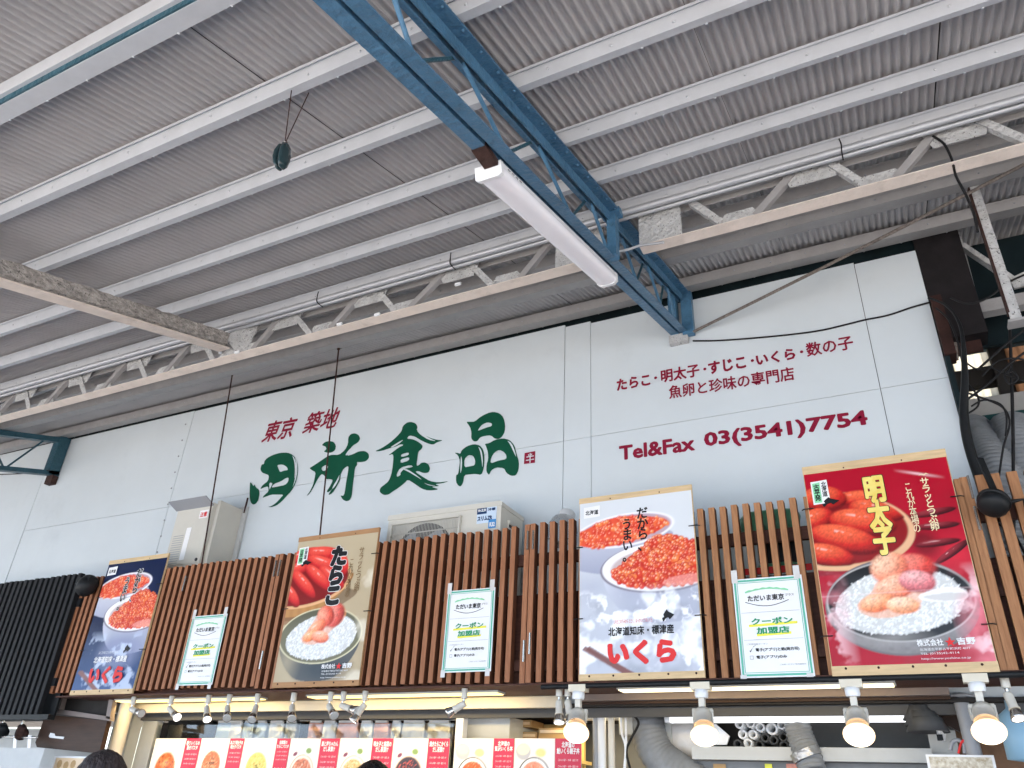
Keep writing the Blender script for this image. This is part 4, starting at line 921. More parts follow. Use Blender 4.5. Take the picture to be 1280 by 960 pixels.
def mentai_paint(c):
    c.C[:] = rgb('#b00c28'); c.put(c.noise(3, 2), '#8e081c', .5); c.put(np.clip(1 - np.hypot((c.U - .9) / .35, (c.V - .50) / .12), 0, 1), '#d8283c', .8)
    body = c.poly([(-.1, .44), (.2, .44), (.46, .52), (.68, .62), (.74, .74), (-.1, .66)]); c.put(body, '#8e1426'); c.put(body * np.clip((c.V - .5) * 5, 0, 1), '#6a0f1c', .6)
    c.ell(.74, .56, .12, .10, '#5a0a14', .6, soft=.6, a=.7)
    c.ell(.12, .675, .585, .215, '#e0b088', -.12, soft=.02); c.ell(.115, .685, .55, .195, '#8a1418', -.12, soft=.03)
    x, y = c.ed(.115, .685, .56, .20, -.12); clip = np.maximum(np.clip((1 - np.hypot(x, y)) / .02, 0, 1), (c.V > .80) * (c.U < .42) * 1.0)
    for a in ((.40, .83, .20, .045, -.1), (.12, .85, .17, .075, -.15), (.05, .745, .13, .06, .2), (.47, .755, .20, .06, -.3), (.36, .70, .24, .075, -.25), (.22, .62, .26, .075, -.35), (.08, .545, .20, .062, -.3)):
        c.ball(*a[:4], '#6e0c10', '#c62822', '#ee6a44', rot=a[4], speck=.6, spec=.6, clip=clip)
    for a, b, r in ((.84, .715, .1), (.84, .645, .0), (.82, .56, .05), (.90, .51, .55)):
        c.ball(a, b, .155, .020, '#24040a', '#5a0c16', '#98303a', rot=r, spec=.9, soft=.12)
    c.ell(.50, .27, .49, .235, '#6f6a6c', soft=.012); c.put(np.clip((1 - np.hypot((c.U - .5) / .48, (c.V - .27) / .228)) * 30, 0, 1), '#8c8888'); c.put(np.clip((1 - np.hypot((c.U - .5) / .48, (c.V - .27) / .228)) * 30, 0, 1) * c.noise(40, 5, 2), '#5c5856', .5)
    c.ell(.50, .295, .475, .195, '#1c1c1e', soft=.02); c.put(np.clip((1 - np.hypot((c.U - .5) / .49, (c.V - .27) / .235)) * 30, 0, 1) * np.clip(1 - np.abs(np.hypot((c.U - .5) / .475, (c.V - .295) / .195) - .99) * 40, 0, 1), '#c8c6c4', .9)
    c.put(np.clip(1 - np.hypot((c.U - .42) / .3, (c.V - .12) / .05), 0, 1), '#b8b4b0', .5)
    m = c.poly([(.07, .26), (.11, .33), (.22, .39), (.34, .43), (.50, .45), (.68, .44), (.84, .40), (.91, .32), (.88, .23), (.74, .165), (.5, .13), (.25, .15), (.12, .19)]); c.rice(m, 1400)
    c.put(c.poly([(.24, .24), (.22, .29), (.34, .34), (.38, .40), (.60, .42), (.70, .36), (.64, .27), (.5, .22), (.36, .21)]), '#efa070', .6)
    for a in ((.60, .44, .20, .085, .05, '#8e1c20', '#cf4038', '#ee8a78'), (.48, .455, .14, .085, .3, '#c04a38', '#e88a6a', '#f8c4a4'), (.50, .36, .16, .065, .3, '#c85a40', '#ee906c', '#fac0a0'), (.64, .38, .13, .06, -.2, '#a04048', '#d47478', '#eeb0ac'), (.36, .29, .13, .05, .2, '#d8643a', '#f29464', '#fcc8a0'), (.52, .27, .12, .045, -.1, '#e08458', '#f4ac80', '#fcd4b4')):
        c.ball(*a[:4], *a[5:], rot=a[4], speck=.95, soft=.2, spec=.4)
    c.put(c.poly([(.62, .315), (.80, .345), (.93, .33), (.93, .28), (.80, .27), (.64, .285)]), '#f3f1ee', .9); c.put(c.poly([(.62, .305), (.80, .318), (.93, .31), (.92, .285), (.78, .275)]), '#b0adac', .6)
    low = np.clip((.46 - c.V) * 8, 0, 1); e_ = low * np.clip((np.abs(c.U - .5) - .30) * 6, 0, 1); c.put(e_ * np.clip((c.noise(5, 61, 4) - .42) * 5, 0, 1), '#f08a96', .7); c.put(e_ * np.clip((c.noise(8, 67, 4) - .56) * 10, 0, 1), '#fbd4d8', .8)  # pinkish film glare painted in at the lower side edges
    sx_ = np.clip(1 - np.abs((c.V - .93) + (c.U - .78) * .22) * 90, 0, 1) * np.clip(1 - np.abs(c.U - .80) * 6, 0, 1); c.put(sx_, '#ffd8dc', .9); c.put(np.clip(1 - np.abs(c.V - .335) * 200, 0, 1), '#f4d4d6', .35)
p = Poster(-.414, .281, .655, 1.735, 'crimson poster of spicy cod roe on a black plate, rightmost of the four', mentai_paint, top=.045, bot=.045)
p.outlined("明太子", .405, .52, .56, .945, M_gink, M_ink, vertical=True, bold=.045, ob=.065, line=.9)
p.text("サラッとつぶ卵", .795, .62, .855, .90, M_cink, vertical=True, bold=.015, line=.82)
p.text("これが本場の", .685, .62, .735, .88, M_cink, vertical=True, bold=.01, line=.82)
p.poly([(.795, .915), (.815, .925), (.83, .918), (.845, .925), (.865, .915), (.845, .918), (.83, .911), (.815, .918)], M_cink, 'printed_wave')
p.stamp(.04, .82); p.maker("TEL (0135)42-4114")
for u, v in ((1, .78), (1, .16), (0, .80), (0, .14)): p.tie(u, v)

# ------------------------------------------------------------------ coupon notices taped to the slats
def coupon(bl, br, tl, tr_, label):
    YC = 4.19
    a, b, c, d = at(*bl, YC), at(*br, YC), at(*tl, YC), at(*tr_, YC)
    t = thing('notice', label, 'notice', (a + b) / 2, 'white coupon notices taped to the slats')
    x0 = (a.x + c.x) / 2; x1 = (b.x + d.x) / 2; z0 = (a.z + b.z) / 2; z1 = (c.z + d.z) / 2
    W, H = x1 - x0, z1 - z0
    def Q(u, v, l=0): return Vector((x0 + u * W, YC - .001 - l * .0008, z0 + v * H))
    vs = []; fs = []; n = 10
    for j in range(n + 1):
        for i in range(n + 1): q = Q(i / n, j / n); q.y += .0012 * math.sin(i * 1.1 + j * .6) * math.sin(j * .9); vs.append(q + Vector((0, .001, 0)))
    for j in range(n):
        for i in range(n): k = j * (n + 1) + i; fs.append((k, k + 1, k + n + 2, k + n + 1))
    m = MB(); m.add(vs, fs, 0, True); m.build('sheet', M_paper, t)
    def frame(e, wd, mt, l):
        ey = e * W / H; wy = wd * W / H
        MB().poly([Q(e, ey, l), Q(1 - e, ey, l), Q(1 - e, 1 - ey, l), Q(e, 1 - ey, l)], holes=[[Q(e + wd, ey + wy, l), Q(1 - e - wd, ey + wy, l), Q(1 - e - wd, 1 - ey - wy, l), Q(e + wd, 1 - ey - wy, l)]]).build('printed_border', mt, t)
    frame(.02, .028, M_tealp, 2); frame(.062, .008, M_tealp, 2)
    def tx(s_, u0, v0, u1, v1, mt, **k): fit_text(s_, Q(u0, v0, 3), EX, EZ, (u1 - u0) * W, (v1 - v0) * H, mt, t, **k)
    def pp(pts, mt, l=2.5, nm='printed_shape'): MB().poly([Q(u, v, l) for u, v in pts]).build(nm, mt, t)
    tx("ただいま東京", .20, .755, .72, .82, M_ink, bold=.02); tx("プラス", .74, .79, .86, .815, M_ink)
    arc = [(.16 + .62 * i / 12, .755 - .05 * math.sin(math.pi * i / 12)) for i in range(13)]
    pp(arc + [(u, v - .006) for u, v in arc[::-1]], M_ink)
    arc = [(.17 + .62 * i / 12, .845 + .03 * math.sin(math.pi * i / 12)) for i in range(13)]
    pp(arc + [(u, v + .014 + .008 * (i % 2)) for i, (u, v) in enumerate(arc[::-1])], M_greenl)
    for v in (.64, .365): pp([(.09, v), (.91, v), (.91, v + .003), (.09, v + .003)], M_lead)
    pp([(.18, .495), (.86, .51), (.86, .535), (.18, .52)], M_yeli); pp([(.28, .40), (.76, .41), (.76, .435), (.28, .425)], M_yeli)
    tx("クーポン", .22, .515, .80, .585, M_greeni, bold=.03); tx("加盟店", .28, .42, .74, .49, M_greeni, bold=.03)
    tx("ご利用可能クーポン", .12, .315, .42, .333, M_lead)
    tx("電子(アプリ)と紙(両方可)", .24, .245, .84, .285, M_ink, bold=.02); tx("電子(アプリ)のみ", .24, .175, .66, .212, M_ink, bold=.02)
    tx("□", .15, .175, .20, .212, M_lead); pp([(.15, .262), (.165, .245), (.21, .30), (.27, .325), (.20, .29), (.168, .262)], M_ink)
    tx("ご利用ください 有効期間中", .55, .11, .90, .125, M_lead)
    for u in (.03, .93):
        MB().box(Q(u - .04, .96, 2.2), Q(u + .05, 1.10, 2.0) ).build('tape', M_tape, t)
        MB().box(Q(u - .04, -.055, 2.2), Q(u + .05, .03, 2.0)).build('tape', M_tape, t)
coupon((222, 857), (267, 856), (240, 771), (283, 767), 'white coupon notice with green border, on the slats left of the tan poster')
coupon((551, 841), (614, 839), (561, 738), (619, 735), 'white coupon notice with green border, on the slats below the air conditioner')
coupon((926, 848), (1020, 845), (916, 724), (1001, 719), 'white coupon notice with green border, between the pale and the crimson posters')

# ------------------------------------------------------------------ air conditioner outdoor unit
Y0 = 4.36; A = at(627, 627, Y0); Bp = at(487, 643, Y0)
ac = thing('outdoor_unit', 'cream air conditioner outdoor unit standing behind the slats, blue sticker on its front', 'air conditioner', (A.x - .45, Y0, zc(1.1)))
x1, zt = A.x, A.z; x0 = Bp.x; zb_ = zt - .66
o = MB()
o.box((x0, Y0, zb_), (x1, Y0 + .33, zt - .03)); o.build('casing', M_acw, ac)
o = MB(); o.ext([(0, 0), (x1 - x0 + .012, 0), (x1 - x0 + .012, .028), (x1 - x0 - .006, .037), (.006, .037), (0, .028)], (x0 - .006, Y0 - .006, zt - .03), (x0 - .006, Y0 + .335, zt - .03)).build('top_cover', M_acw, ac)
fx0, fx1 = x0 + .05, x0 + .60; cxf, czf, R = (fx0 + fx1) / 2, zt - .33, .245
o = MB(); o.poly([(cxf + R * math.cos(a * math.pi / 16), Y0 - .002, czf + R * math.sin(a * math.pi / 16)) for a in range(32)]); o.build('fan_opening', M_acdark, ac)
o = MB()
for k in range(4):
    a = k * math.pi / 2 + .4
    o.add([(cxf, Y0 - .006, czf), (cxf + R * .9 * math.cos(a), Y0 - .004, czf + R * .9 * math.sin(a)), (cxf + R * .95 * math.cos(a + .6), Y0 - .010, czf + R * .95 * math.sin(a + .6)), (cxf + R * .6 * math.cos(a + 1), Y0 - .010, czf + R * .6 * math.sin(a + 1))], [(0, 1, 2, 3)])
o.build('fan', M_lead, ac)
o = MB()
for i in range(47):
    x = fx0 + (fx1 - fx0) * i / 46; o.box((x - .0013, Y0 - .022, zt - .60), (x + .0013, Y0 - .019, zt - .075))
for z in (zt - .15, zt - .26, zt - .37, zt - .48): o.box((fx0, Y0 - .019, z - .004), (fx1, Y0 - .015, z + .004))
o.build('fan_guard', M_acg, ac, kind='stuff')
fr = MB()
for a_, b_ in (((fx0 - .006, zt - .075), (fx1 + .006, zt - .065)), ((fx0 - .012, zt - .61), (fx0, zt - .065)), ((fx1, zt - .61), (fx1 + .012, zt - .065))):
    fr.box((a_[0], Y0 - .024, a_[1]), (b_[0], Y0 - .001, b_[1]))
fr.build('guard_frame', M_acw, ac)
M_navyi = mat('navy_sticker', (0.012, 0.045, 0.13), 0.3); M_skyi = mat('sky_sticker', (0.06, 0.25, 0.55), 0.3); M_lbl = mat('pale_blue_sticker', (0.55, 0.66, 0.78), 0.3)
def acp(px, py, l=0): q = at(px, py, Y0 - .003 - l * .0008); return q
def acq(a, b, m, l=0, nm='sticker'):
    p0, p1 = acp(*a, l), acp(*b, l); z = .0
    MB().poly([(p0.x, p0.y, p1.z), (p1.x, p0.y, p1.z), (p1.x, p0.y, p0.z), (p0.x, p0.y, p0.z)]).build(nm, m, ac)
    return p0.x, p1.x, p1.z, p0.z, p0.y
X0, X1, Z0, Z1, YY = acq((597, 634), (620, 652), M_lbl)
def st(s_, u0, v0, u1, v1, m, l=2, **k): fit_text(s_, (X0 + u0 * (X1 - X0), YY - .001 * l, Z0 + v0 * (Z1 - Z0)), EX, EZ, (u1 - u0) * (X1 - X0), (v1 - v0) * (Z1 - Z0), m, ac, **k)
MB().poly([(X0, YY - .001, Z0 + .55 * (Z1 - Z0)), (X0 + .5 * (X1 - X0), YY - .001, Z0 + .55 * (Z1 - Z0)), (X0 + .5 * (X1 - X0), YY - .001, Z1), (X0, YY - .001, Z1)]).build('sticker', M_navyi, ac)
st("Mr.SLIM", .06, .68, .46, .85, M_wink, bold=.04); st("冷暖", .55, .68, .95, .85, M_navyi, bold=.04); st("スリムZR", .04, .14, .80, .42, M_navyi, bold=.05)
MB().poly([(X0 + .62 * (X1 - X0), YY - .001, Z0 - .35 * (Z1 - Z0)), (X1, YY - .001, Z0 - .35 * (Z1 - Z0)), (X1, YY - .001, Z0 + .02), (X0 + .62 * (X1 - X0), YY - .001, Z0 + .02)]).build('sticker', M_skyi, ac)
st("R32", .68, -.26, .95, 0, M_wink, bold=.04)
o = MB(); o.box((x1 + .001, Y0 + .10, zt - .30), (x1 + .012, Y0 + .16, zt - .12)); o.box((x1 + .001, Y0 + .095, zt - .125), (x1 + .022, Y0 + .20, zt - .10)); o.build('side_handle', M_acw, ac)
MB().box((x1 + .012, Y0 + .10, zt - .148), (x1 + .014, Y0 + .19, zt - .128)).build('handle_slot', M_acdark, ac)
MB().box((x0 - .1, Y0 - .02, zb_ - .05), (x1 + .1, YW - .005, zb_ - .01)).build('shelf', M_greyl, ac)

# ------------------------------------------------------------------ water heater
YH = 4.42; tr_ = at(267, 628, YH); tl_ = at(224, 634, YH); zbh = at(250, 712, YH).z - .1
wh = thing('water_heater', 'beige wall mounted gas water heater with a small metal hood, behind the left slats', 'water heater', ((tl_.x + tr_.x) / 2, YH, zbh))
x0, x1, zt = tl_.x, tr_.x, tr_.z
MB().box((x0, YH, zbh), (x1, YW - .09, zt)).build('casing', M_acw, wh)
MB().box((x1 + .0, YH + .045, zbh), (x1 + .035, YW - .03, zt + .03)).build('side_panel', M_acw, wh)
MB().box((x0 - .01, YW - .028, zbh - .1), (x1 + .08, YW - .005, zt + .06)).build('wall_bracket', M_greyl, wh)
MB().ext([(0, 0), (.10, .045), (.11, .05), (.10, .055), (0, .012)], (x0 - .02, YH - .0, zt - .03), (x1 + .01, YH - .0, zt - .03)).build('hood', M_lead, wh)
o = MB()
for i in range(14): o.box((x0 + .03, YH - .002, zt - .26 - i * .02), (x0 + .15, YH - .0005, zt - .265 - i * .02))
o.build('vent_slots', M_lead, wh, kind='stuff')
for a_ in range(3): MB().box((x0 + .05 + a_ * .11, YH - .003, zbh + .135), (x0 + .13 + a_ * .11, YH - .0005, zbh + .143)).build('slot', M_acdark, wh)
MB().box((x0 + .17, YH - .003, zt - .48), (x0 + .225, YH - .001, zt - .20)).build('label_plate', M_wink, wh)
fit_text("20号 24号 RUF-A", (x0 + .18, YH - .005, zt - .47), EZ, -EX, .25, -.03, M_lead, wh) if False else None
MB().box((x1 - .13, YH - .003, zt - .13), (x1 - .03, YH - .001, zt - .06)).build('label_plate', M_wink, wh)
fit_text("注意", (x1 - .12, YH - .005, zt - .12), EX, EZ, .08, .045, M_rink, wh, bold=.02)
MB().lathe([(.014, 0), (.014, .006), (0, .008)], (x1 - .04, YH, zbh + .19), (0, -1, 0), 12).build('knob', M_acdark, wh)
MB().tube([(x1 + .06, YW - .03, zt + .0), (x1 + .065, YW - .03, zt + .14)], .008, 6).build('pipe', M_rust, wh)

# ------------------------------------------------------------------ glass bulkhead lamp and green wrap behind slats
q = at(703, 662, 4.42)
gl = thing('bulkhead_lamp', 'clear round glass lamp behind the slats left of the pale poster', 'lamp', q)
MB().lathe([(0, -.10), (.05, -.095), (.085, -.06), (.10, 0), (.085, .06), (.05, .09), (.045, .12), (0, .12)], q, (0, -.4, -.8), 16).build('glass_globe', M_clear, gl)
MB().lathe([(.05, .08), (.055, .15), (.03, .17), (0, .17)], q, (0, .5, .8), 14).build('base', M_white, gl)
MB().tube([q + Vector((-.1, 0, -.05)), q + Vector((0, -.05, -.09)), q + Vector((.1, 0, -.05))], .004, 6).build('guard_ring', M_metal, gl)
q = at(960, 645, 4.42)
gw = thing('wrapped_bundle', 'green plastic wrapped bundle behind the slats left of the crimson poster', 'bundle', q)
def lump(c, a, b, d, m, nm, par, n=12, mm=9, j=.08):
    vs = []; fs = []
    for i in range(mm + 1):
        t = math.pi * i / mm
        for k in range(n):
            f = 2 * math.pi * k / n; r = 1 + random.uniform(-j, j)
            cc = lambda v: math.copysign(abs(v) ** .55, v)
            vs.append((c.x + a * r * cc(math.sin(t)) * cc(math.cos(f)), c.y + b * r * cc(math.sin(t)) * cc(math.sin(f)), c.z + d * cc(math.cos(t))))
    fs = [(i * n + k, i * n + (k + 1) % n, (i + 1) * n + (k + 1) % n, (i + 1) * n + k) for i in range(mm) for k in range(n)]
    MB().add(vs, fs, 0, True).build(nm, m, par)
lump(at(963, 655, 4.42), .17, .09, .07, M_greencl, 'top_bundle', gw)
lump(at(975, 690, 4.45), .12, .07, .13, M_black, 'box', gw, j=.01)
lump(at(975, 716, 4.45), .13, .08, .05, M_greencl, 'lower_bundle', gw)
cw = MB().box((-.95, 4.32, zc(1.19)), (-.42, 4.70, zc(1.205))).build('shelf_board', M_greyl); tag(cw, 'narrow grey shelf behind the slats under the green bundle', 'shelf')
tg = MB(); tg.box((-.85, 4.318, zc(1.21)), (-.45, 4.322, zc(1.245))); tag(tg.build('festive_tape', M_rink), 'thin red tape stretched behind the slats under the green bundle', 'tape')

# ------------------------------------------------------------------ cables across the right of the wall
rp = MB(); a_ = at(866, 415, 4.70); b_ = at(1285, 203, 3.9)
rp.tube([a_.lerp(b_, i / 10) + Vector((0, 0, -.01 * math.sin(i / 10 * math.pi))) for i in range(11)], .010, 8)
tag(rp.build('stay_rope', M_rope), 'frayed steel rope stretched diagonally from the truss foot to the upper right', 'rope')
cbm = MB(); cbm.tube([at(px, py, YW - .015) for px, py in ((866, 426), (900, 425.5), (960, 421), (1020, 414), (1060, 405), (1080, 400), (1110, 394), (1140, 384), (1165, 377), (1175, 372))], .006, 6)
tag(cbm.build('cable', M_rubber), 'black cable drooping across the wall above the red lettering', 'cable')
cb = MB(); cb.tube([at(px, py, 3.2) for px, py in ((762, 316), (785, 312), (800, 307), (830, 303))], .008, 6)
tag(cb.build('cable', M_pipe), 'short pale cable wrapped round the blue truss post', 'cable')
cb = MB(); cb.tube([at(px, py, 3.30) for px, py in ((1166, 170), (1180, 180), (1190, 200), (1195, 220), (1208, 245), (1218, 270), (1222, 290))], .006, 6)
tag(cb.build('cable', M_rubber), 'dark cable looping down from the girder past the perforated post', 'cable')

# ------------------------------------------------------------------ right side: post, column, girder, alley
q = at(1213, 222, 4.1); q2 = at(1227, 408, 4.1)
po = thing('hanger_post', 'pale perforated steel post hanging from the purlin at the upper right', 'post', q2)
MB().bar((q.x, 4.1, q.z), (q.x + .0, 4.1, q2.z), .05, .012, (0, 1, 0)).build('flange', M_flake, po)
MB().box((q.x - .028, 4.09, q2.z + .05), (q.x - .02, 4.14, q.z)).build('web', M_rust, po)
MB().box((q.x - .04, 4.08, q2.z - .015), (q.x + .05, 4.16, q2.z)).build('foot', M_steel2, po)
YC = 5.0
tl_, tr_, br_, bl_ = at(1170, 295, YC), at(1200, 288, YC), at(1222, 372, YC), at(1190, 385, YC)
cm = MB().poly([tl_, tr_, br_, bl_], th=(0, .08, 0)).build('column', M_flake); tag(cm, 'speckled white steel column head right of the wall end', 'column')
a_, b_ = at(1192, 392, 4.85), at(1300, 360, 4.85)
hb = MB(); hb.box((a_.x, 4.85, a_.z - .03), (a_.x + 2.5, 4.93, a_.z + .055)); tag(hb.build('beam', M_steel2), 'grey horizontal beam right of the wall end with cables along it', 'beam')
db_ = MB(); p_, q_ = at(1203, 308, 4.95), at(1268, 352, 4.95); db_.bar(p_, q_, .03, .06, (0, 1, 0)); tag(db_.build('brace', M_flake), 'speckled diagonal brace right of the perforated post', 'brace')
gp = MB().poly([at(1262, 348, 4.94), at(1300, 330, 4.94), at(1300, 352, 4.94), at(1268, 360, 4.94)], th=(0, .02, 0)).build('gusset_plate', M_flake); tag(gp, 'speckled gusset plate at the right picture edge above the grey beam', 'plate')
M_tim = mat('blackened_timber', (0.012, 0.010, 0.011), 0.7, var=.4, vscale=8)
# dark timber behind the wall end
tb = MB(); tb.box((.436, 4.78, zc(2.7)), (.70, 4.95, zc(3.55))); tag(tb.build('timber_post', M_tim), 'dark timber post tight against the end of the white wall', 'post')
M_brn = mat('rusty_brown_board', (0.035, 0.015, 0.012), 0.7, var=0.4, vscale=12)
tb = MB(); tb.box((.437, 4.70, zc(2.55)), (.50, 4.84, zc(2.98))); tb.box((.50, 4.86, zc(2.62)), (.66, 4.88, zc(2.98))); tag(tb.build('edge_board', M_brn), 'rusty brown board edging the wall end below the grey beam', 'board')
tb = MB(); tb.box((.434, 4.72, zc(.7)), (.462, 4.86, zc(2.55))); tag(tb.build('edge_strip', M_backb), 'dark teal strip along the lower end of the white wall', 'strip')
# alley behind: dark green panel, sheets, beams
MBx = MB().box((.7, 5.25, zc(2.85)), (2.25, 5.28, roofz(5.25) + .06)).build('high_board', M_backb); tag(MBx, 'dark green panel high above the alley on the right', 'panel')
def alley_sheet(x0, x1, z0, z1, Y, m, label):
    n = int((x1 - x0) / .012); vs = []; fs = []
    for i in range(n + 1):
        x = x0 + (x1 - x0) * i / n; d = .012 * math.sin(2 * math.pi * x / .076)
        vs += [(x, Y + d, z0), (x, Y + d, z1)]
    fs = [(2 * i, 2 * i + 2, 2 * i + 3, 2 * i + 1) for i in range(n)]
    o = MB().add(vs, fs, 0, True).build('corrugated_sheet', m); tag(o, label, 'corrugated sheet', 'corrugated sheets closing the alley'); return o
YA = 6.2
def translucent(name, col):
    m = mat(name, col, .5, var=.15, vscale=5, stain=.4, stain_scale=3); n = m.node_tree; b = n.nodes['Principled BSDF']; tr_n = n.nodes.new('ShaderNodeBsdfTranslucent'); mx = n.nodes.new('ShaderNodeMixShader'); mx.inputs[0].default_value = .6
    src = b.inputs['Base Color'].links[0].from_socket; n.links.new(src, tr_n.inputs[0]); n.links.new(b.outputs[0], mx.inputs[1]); n.links.new(tr_n.outputs[0], mx.inputs[2]); n.links.new(mx.outputs[0], n.nodes['Material Output'].inputs[0]); return m
M_brtr = translucent('brown_translucent_sheet', (0.07, 0.035, 0.018)); M_crtr = translucent('cream_translucent_sheet', (0.50, 0.45, 0.34))
def rz(px, py): return at(px, py, YA)
a1, a2 = rz(1187, 440), rz(1232, 500); alley_sheet(a1.x, rz(1228, 420).x, a2.z, rz(1190, 415).z, YA, M_crtr, 'cream translucent corrugated sheet lit from behind, beside the wall end')
alley_sheet(rz(1244, 400).x, rz(1330, 400).x, rz(1270, 500).z, rz(1270, 372).z, YA + .02, M_brtr, 'brown translucent corrugated sheet at the right edge behind the cables')
bk = MB(); hx0, hx1, hx2 = a1.x + .01, rz(1228, 420).x - .01, rz(1244, 400).x + .01; hz0, hz1, hz2, hz3 = a2.z + .02, rz(1190, 415).z - .02, rz(1270, 500).z + .02, rz(1270, 372).z - .02
Y0_, Y1_ = YA + .04, YA + .08
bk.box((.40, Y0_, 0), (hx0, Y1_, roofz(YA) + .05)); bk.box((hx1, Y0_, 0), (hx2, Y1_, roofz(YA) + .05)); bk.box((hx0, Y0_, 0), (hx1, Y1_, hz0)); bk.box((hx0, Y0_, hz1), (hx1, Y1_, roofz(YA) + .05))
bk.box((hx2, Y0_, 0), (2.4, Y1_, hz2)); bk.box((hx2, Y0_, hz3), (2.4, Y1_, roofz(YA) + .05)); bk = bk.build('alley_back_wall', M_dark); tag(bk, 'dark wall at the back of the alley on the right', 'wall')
for py0, py1, m, lab in ((436, 425, M_blue2, 'dark blue horizontal beam crossing the alley, thickest of them'), (394, 388, M_dark, 'black crossbar over the brown sheet, upper one'), (412, 404, M_dark, 'black crossbar over the brown sheet, middle one'), (482, 462, M_dark, 'black crossbar over the brown sheet, lowest one')):
    a_, b_ = at(1190, py0 + 6, YA - .15), at(1190, py1 + 3, YA - .15)
    o = MB().box((.5, YA - .15, a_.z), (8, YA - .08, b_.z)).build('crossbar', m); tag(o, lab, 'beam')
o = MB().box((rz(1229, 440).x, YA - .25, zc(1.2)), (rz(1245, 440).x, YA - .18, zc(4.2))).build('alley_post', M_dark); tag(o, 'dark upright between the cream and brown corrugated sheets', 'post')
nb = MB().box((2.3, 4.95, 0), (12, 5.0, roofz(4.97, CSH))).build('sky_blocker_wall', M_grey); tag(nb, 'unseen plain grey wall added past the right edge to block sky light', 'wall')  # unseen wall, added to keep sky light off the roof underside
nb = MB().box((-18, 4.90, zc(.66)), (.43, 6.3, roofz(4.9) - .02)).build('shop_upper_storey', M_dark); tag(nb, 'dark volume of the shop behind the white panel wall', 'building')
nb = MB().box((2.25, 5.0, 0), (2.3, 6.28, roofz(6, CSH))).build('alley_side_wall', M_dark); tag(nb, 'dark side wall of the alley beyond the grey hoses', 'wall')
# beige wall and teal duct box lower down
a_ = at(1207, 500, 5.6); b_ = at(1207, 526, 5.6)
o = MB().box((.5, 5.6, b_.z), (8, 5.9, a_.z)).build('alley_bulkhead', M_bei); tag(o, 'beige bulkhead wall above the grey hoses on the right', 'wall')
o = MB(); o.box((.5, 5.55, zc(.4)), (8, 5.62, b_.z - .002)); tag(o.build('duct_box', M_teal), 'dark teal duct box from which the grey hoses come', 'duct box')
def hose(pts, r, m, label, cat='hose', ring=.036, n=14, mod=.13, name='flexible_hose'):
    P = [Vector(p) for p in pts]; out = []
    # Catmull-Rom resample
    for i in range(len(P) - 1):
        p0, p1, p2, p3 = P[max(0, i - 1)], P[i], P[i + 1], P[min(len(P) - 1, i + 2)]
        for k in range(24):
            t = k / 24; out.append(.5 * ((2 * p1) + (p2 - p0) * t + (2 * p0 - 5 * p1 + 4 * p2 - p3) * t * t + (3 * p1 - p0 - 3 * p2 + p3) * t ** 3))
    out.append(P[-1])
    # arc-length resample at quarter ring pitch
    res = [out[0]]; acc = 0; st_ = ring / 4
    for i in range(1, len(out)):
        a, b = out[i - 1], out[i]; L = (b - a).length; d = st_ - acc
        while d <= L: res.append(a.lerp(b, d / L)); d += st_
        acc = (acc + L) % st_
    rs = [r * (1 + mod * math.sin(i * math.pi / 2)) for i in range(len(res))]
    o = MB().tube(res, rs, n).build(name, m); return tag(o, label, cat)
hose([at(1215, 540, 5.5), at(1228, 560, 5.3), at(1245, 590, 5.1), at(1258, 625, 5.0), at(1262, 660, 5.0), at(1262, 720, 5.05), at(1260, 780, 5.05)], .115, M_duct, 'thick grey ribbed hose curving down behind the slats, left of the two')
hose([at(1262, 535, 5.4), at(1275, 570, 5.2), at(1284, 620, 5.1), at(1290, 690, 5.1), at(1292, 780, 5.1)], .115, M_duct, 'thick grey ribbed hose cut by the right picture edge')
# black down pipe and flood lamp
bp = MB(); bp.tube([at(px, py, 4.45) for px, py in ((1160, 372), (1180, 380), (1195, 396), (1203, 420), (1206, 470), (1205, 520), (1212, 560), (1228, 610), (1234, 640))], [.007, .007, .008, .010, .018, .024, .026, .026, .026], 10)
tag(bp.build('down_pipe', M_black), 'black down pipe running beside the wall end to the flood lamp', 'pipe')
for i, (pl, r, lab) in enumerate((([(1222, 462), (1240, 446), (1265, 424), (1295, 402)], .007, 'thin black cable rising to the right edge, upper of the crossing pair'), ([(1208, 500), (1235, 480), (1262, 455), (1295, 430)], .007, 'thin black cable rising to the right edge, lower of the crossing pair'),
                 ([(1206, 490), (1240, 502), (1256, 512), (1262, 530), (1254, 560), (1248, 600), (1243, 625)], .006, 'black cable looping over the beige bulkhead to the flood lamp'), ([(1262, 400), (1264, 460), (1266, 530), (1267, 640), (1268, 760)], .009, 'straight dark cable hanging in front of the right hoses'),
                 ([(1210, 480), (1222, 495), (1222, 508), (1208, 518)], .006, 'short black cable loop beside the down pipe'), ([(1148, 368), (1168, 374), (1186, 392), (1192, 420), (1196, 450)], .012, 'pale brown twin cable curving round the wall end'))):
    Yc = 4.6 + .05 * i; c = MB(); P = [at(a, b, Yc) for a, b in pl]; c.tube(P, r, 6)
    tag(c.build('cable', M_rubber if i < 5 else M_rope), lab, 'cable')
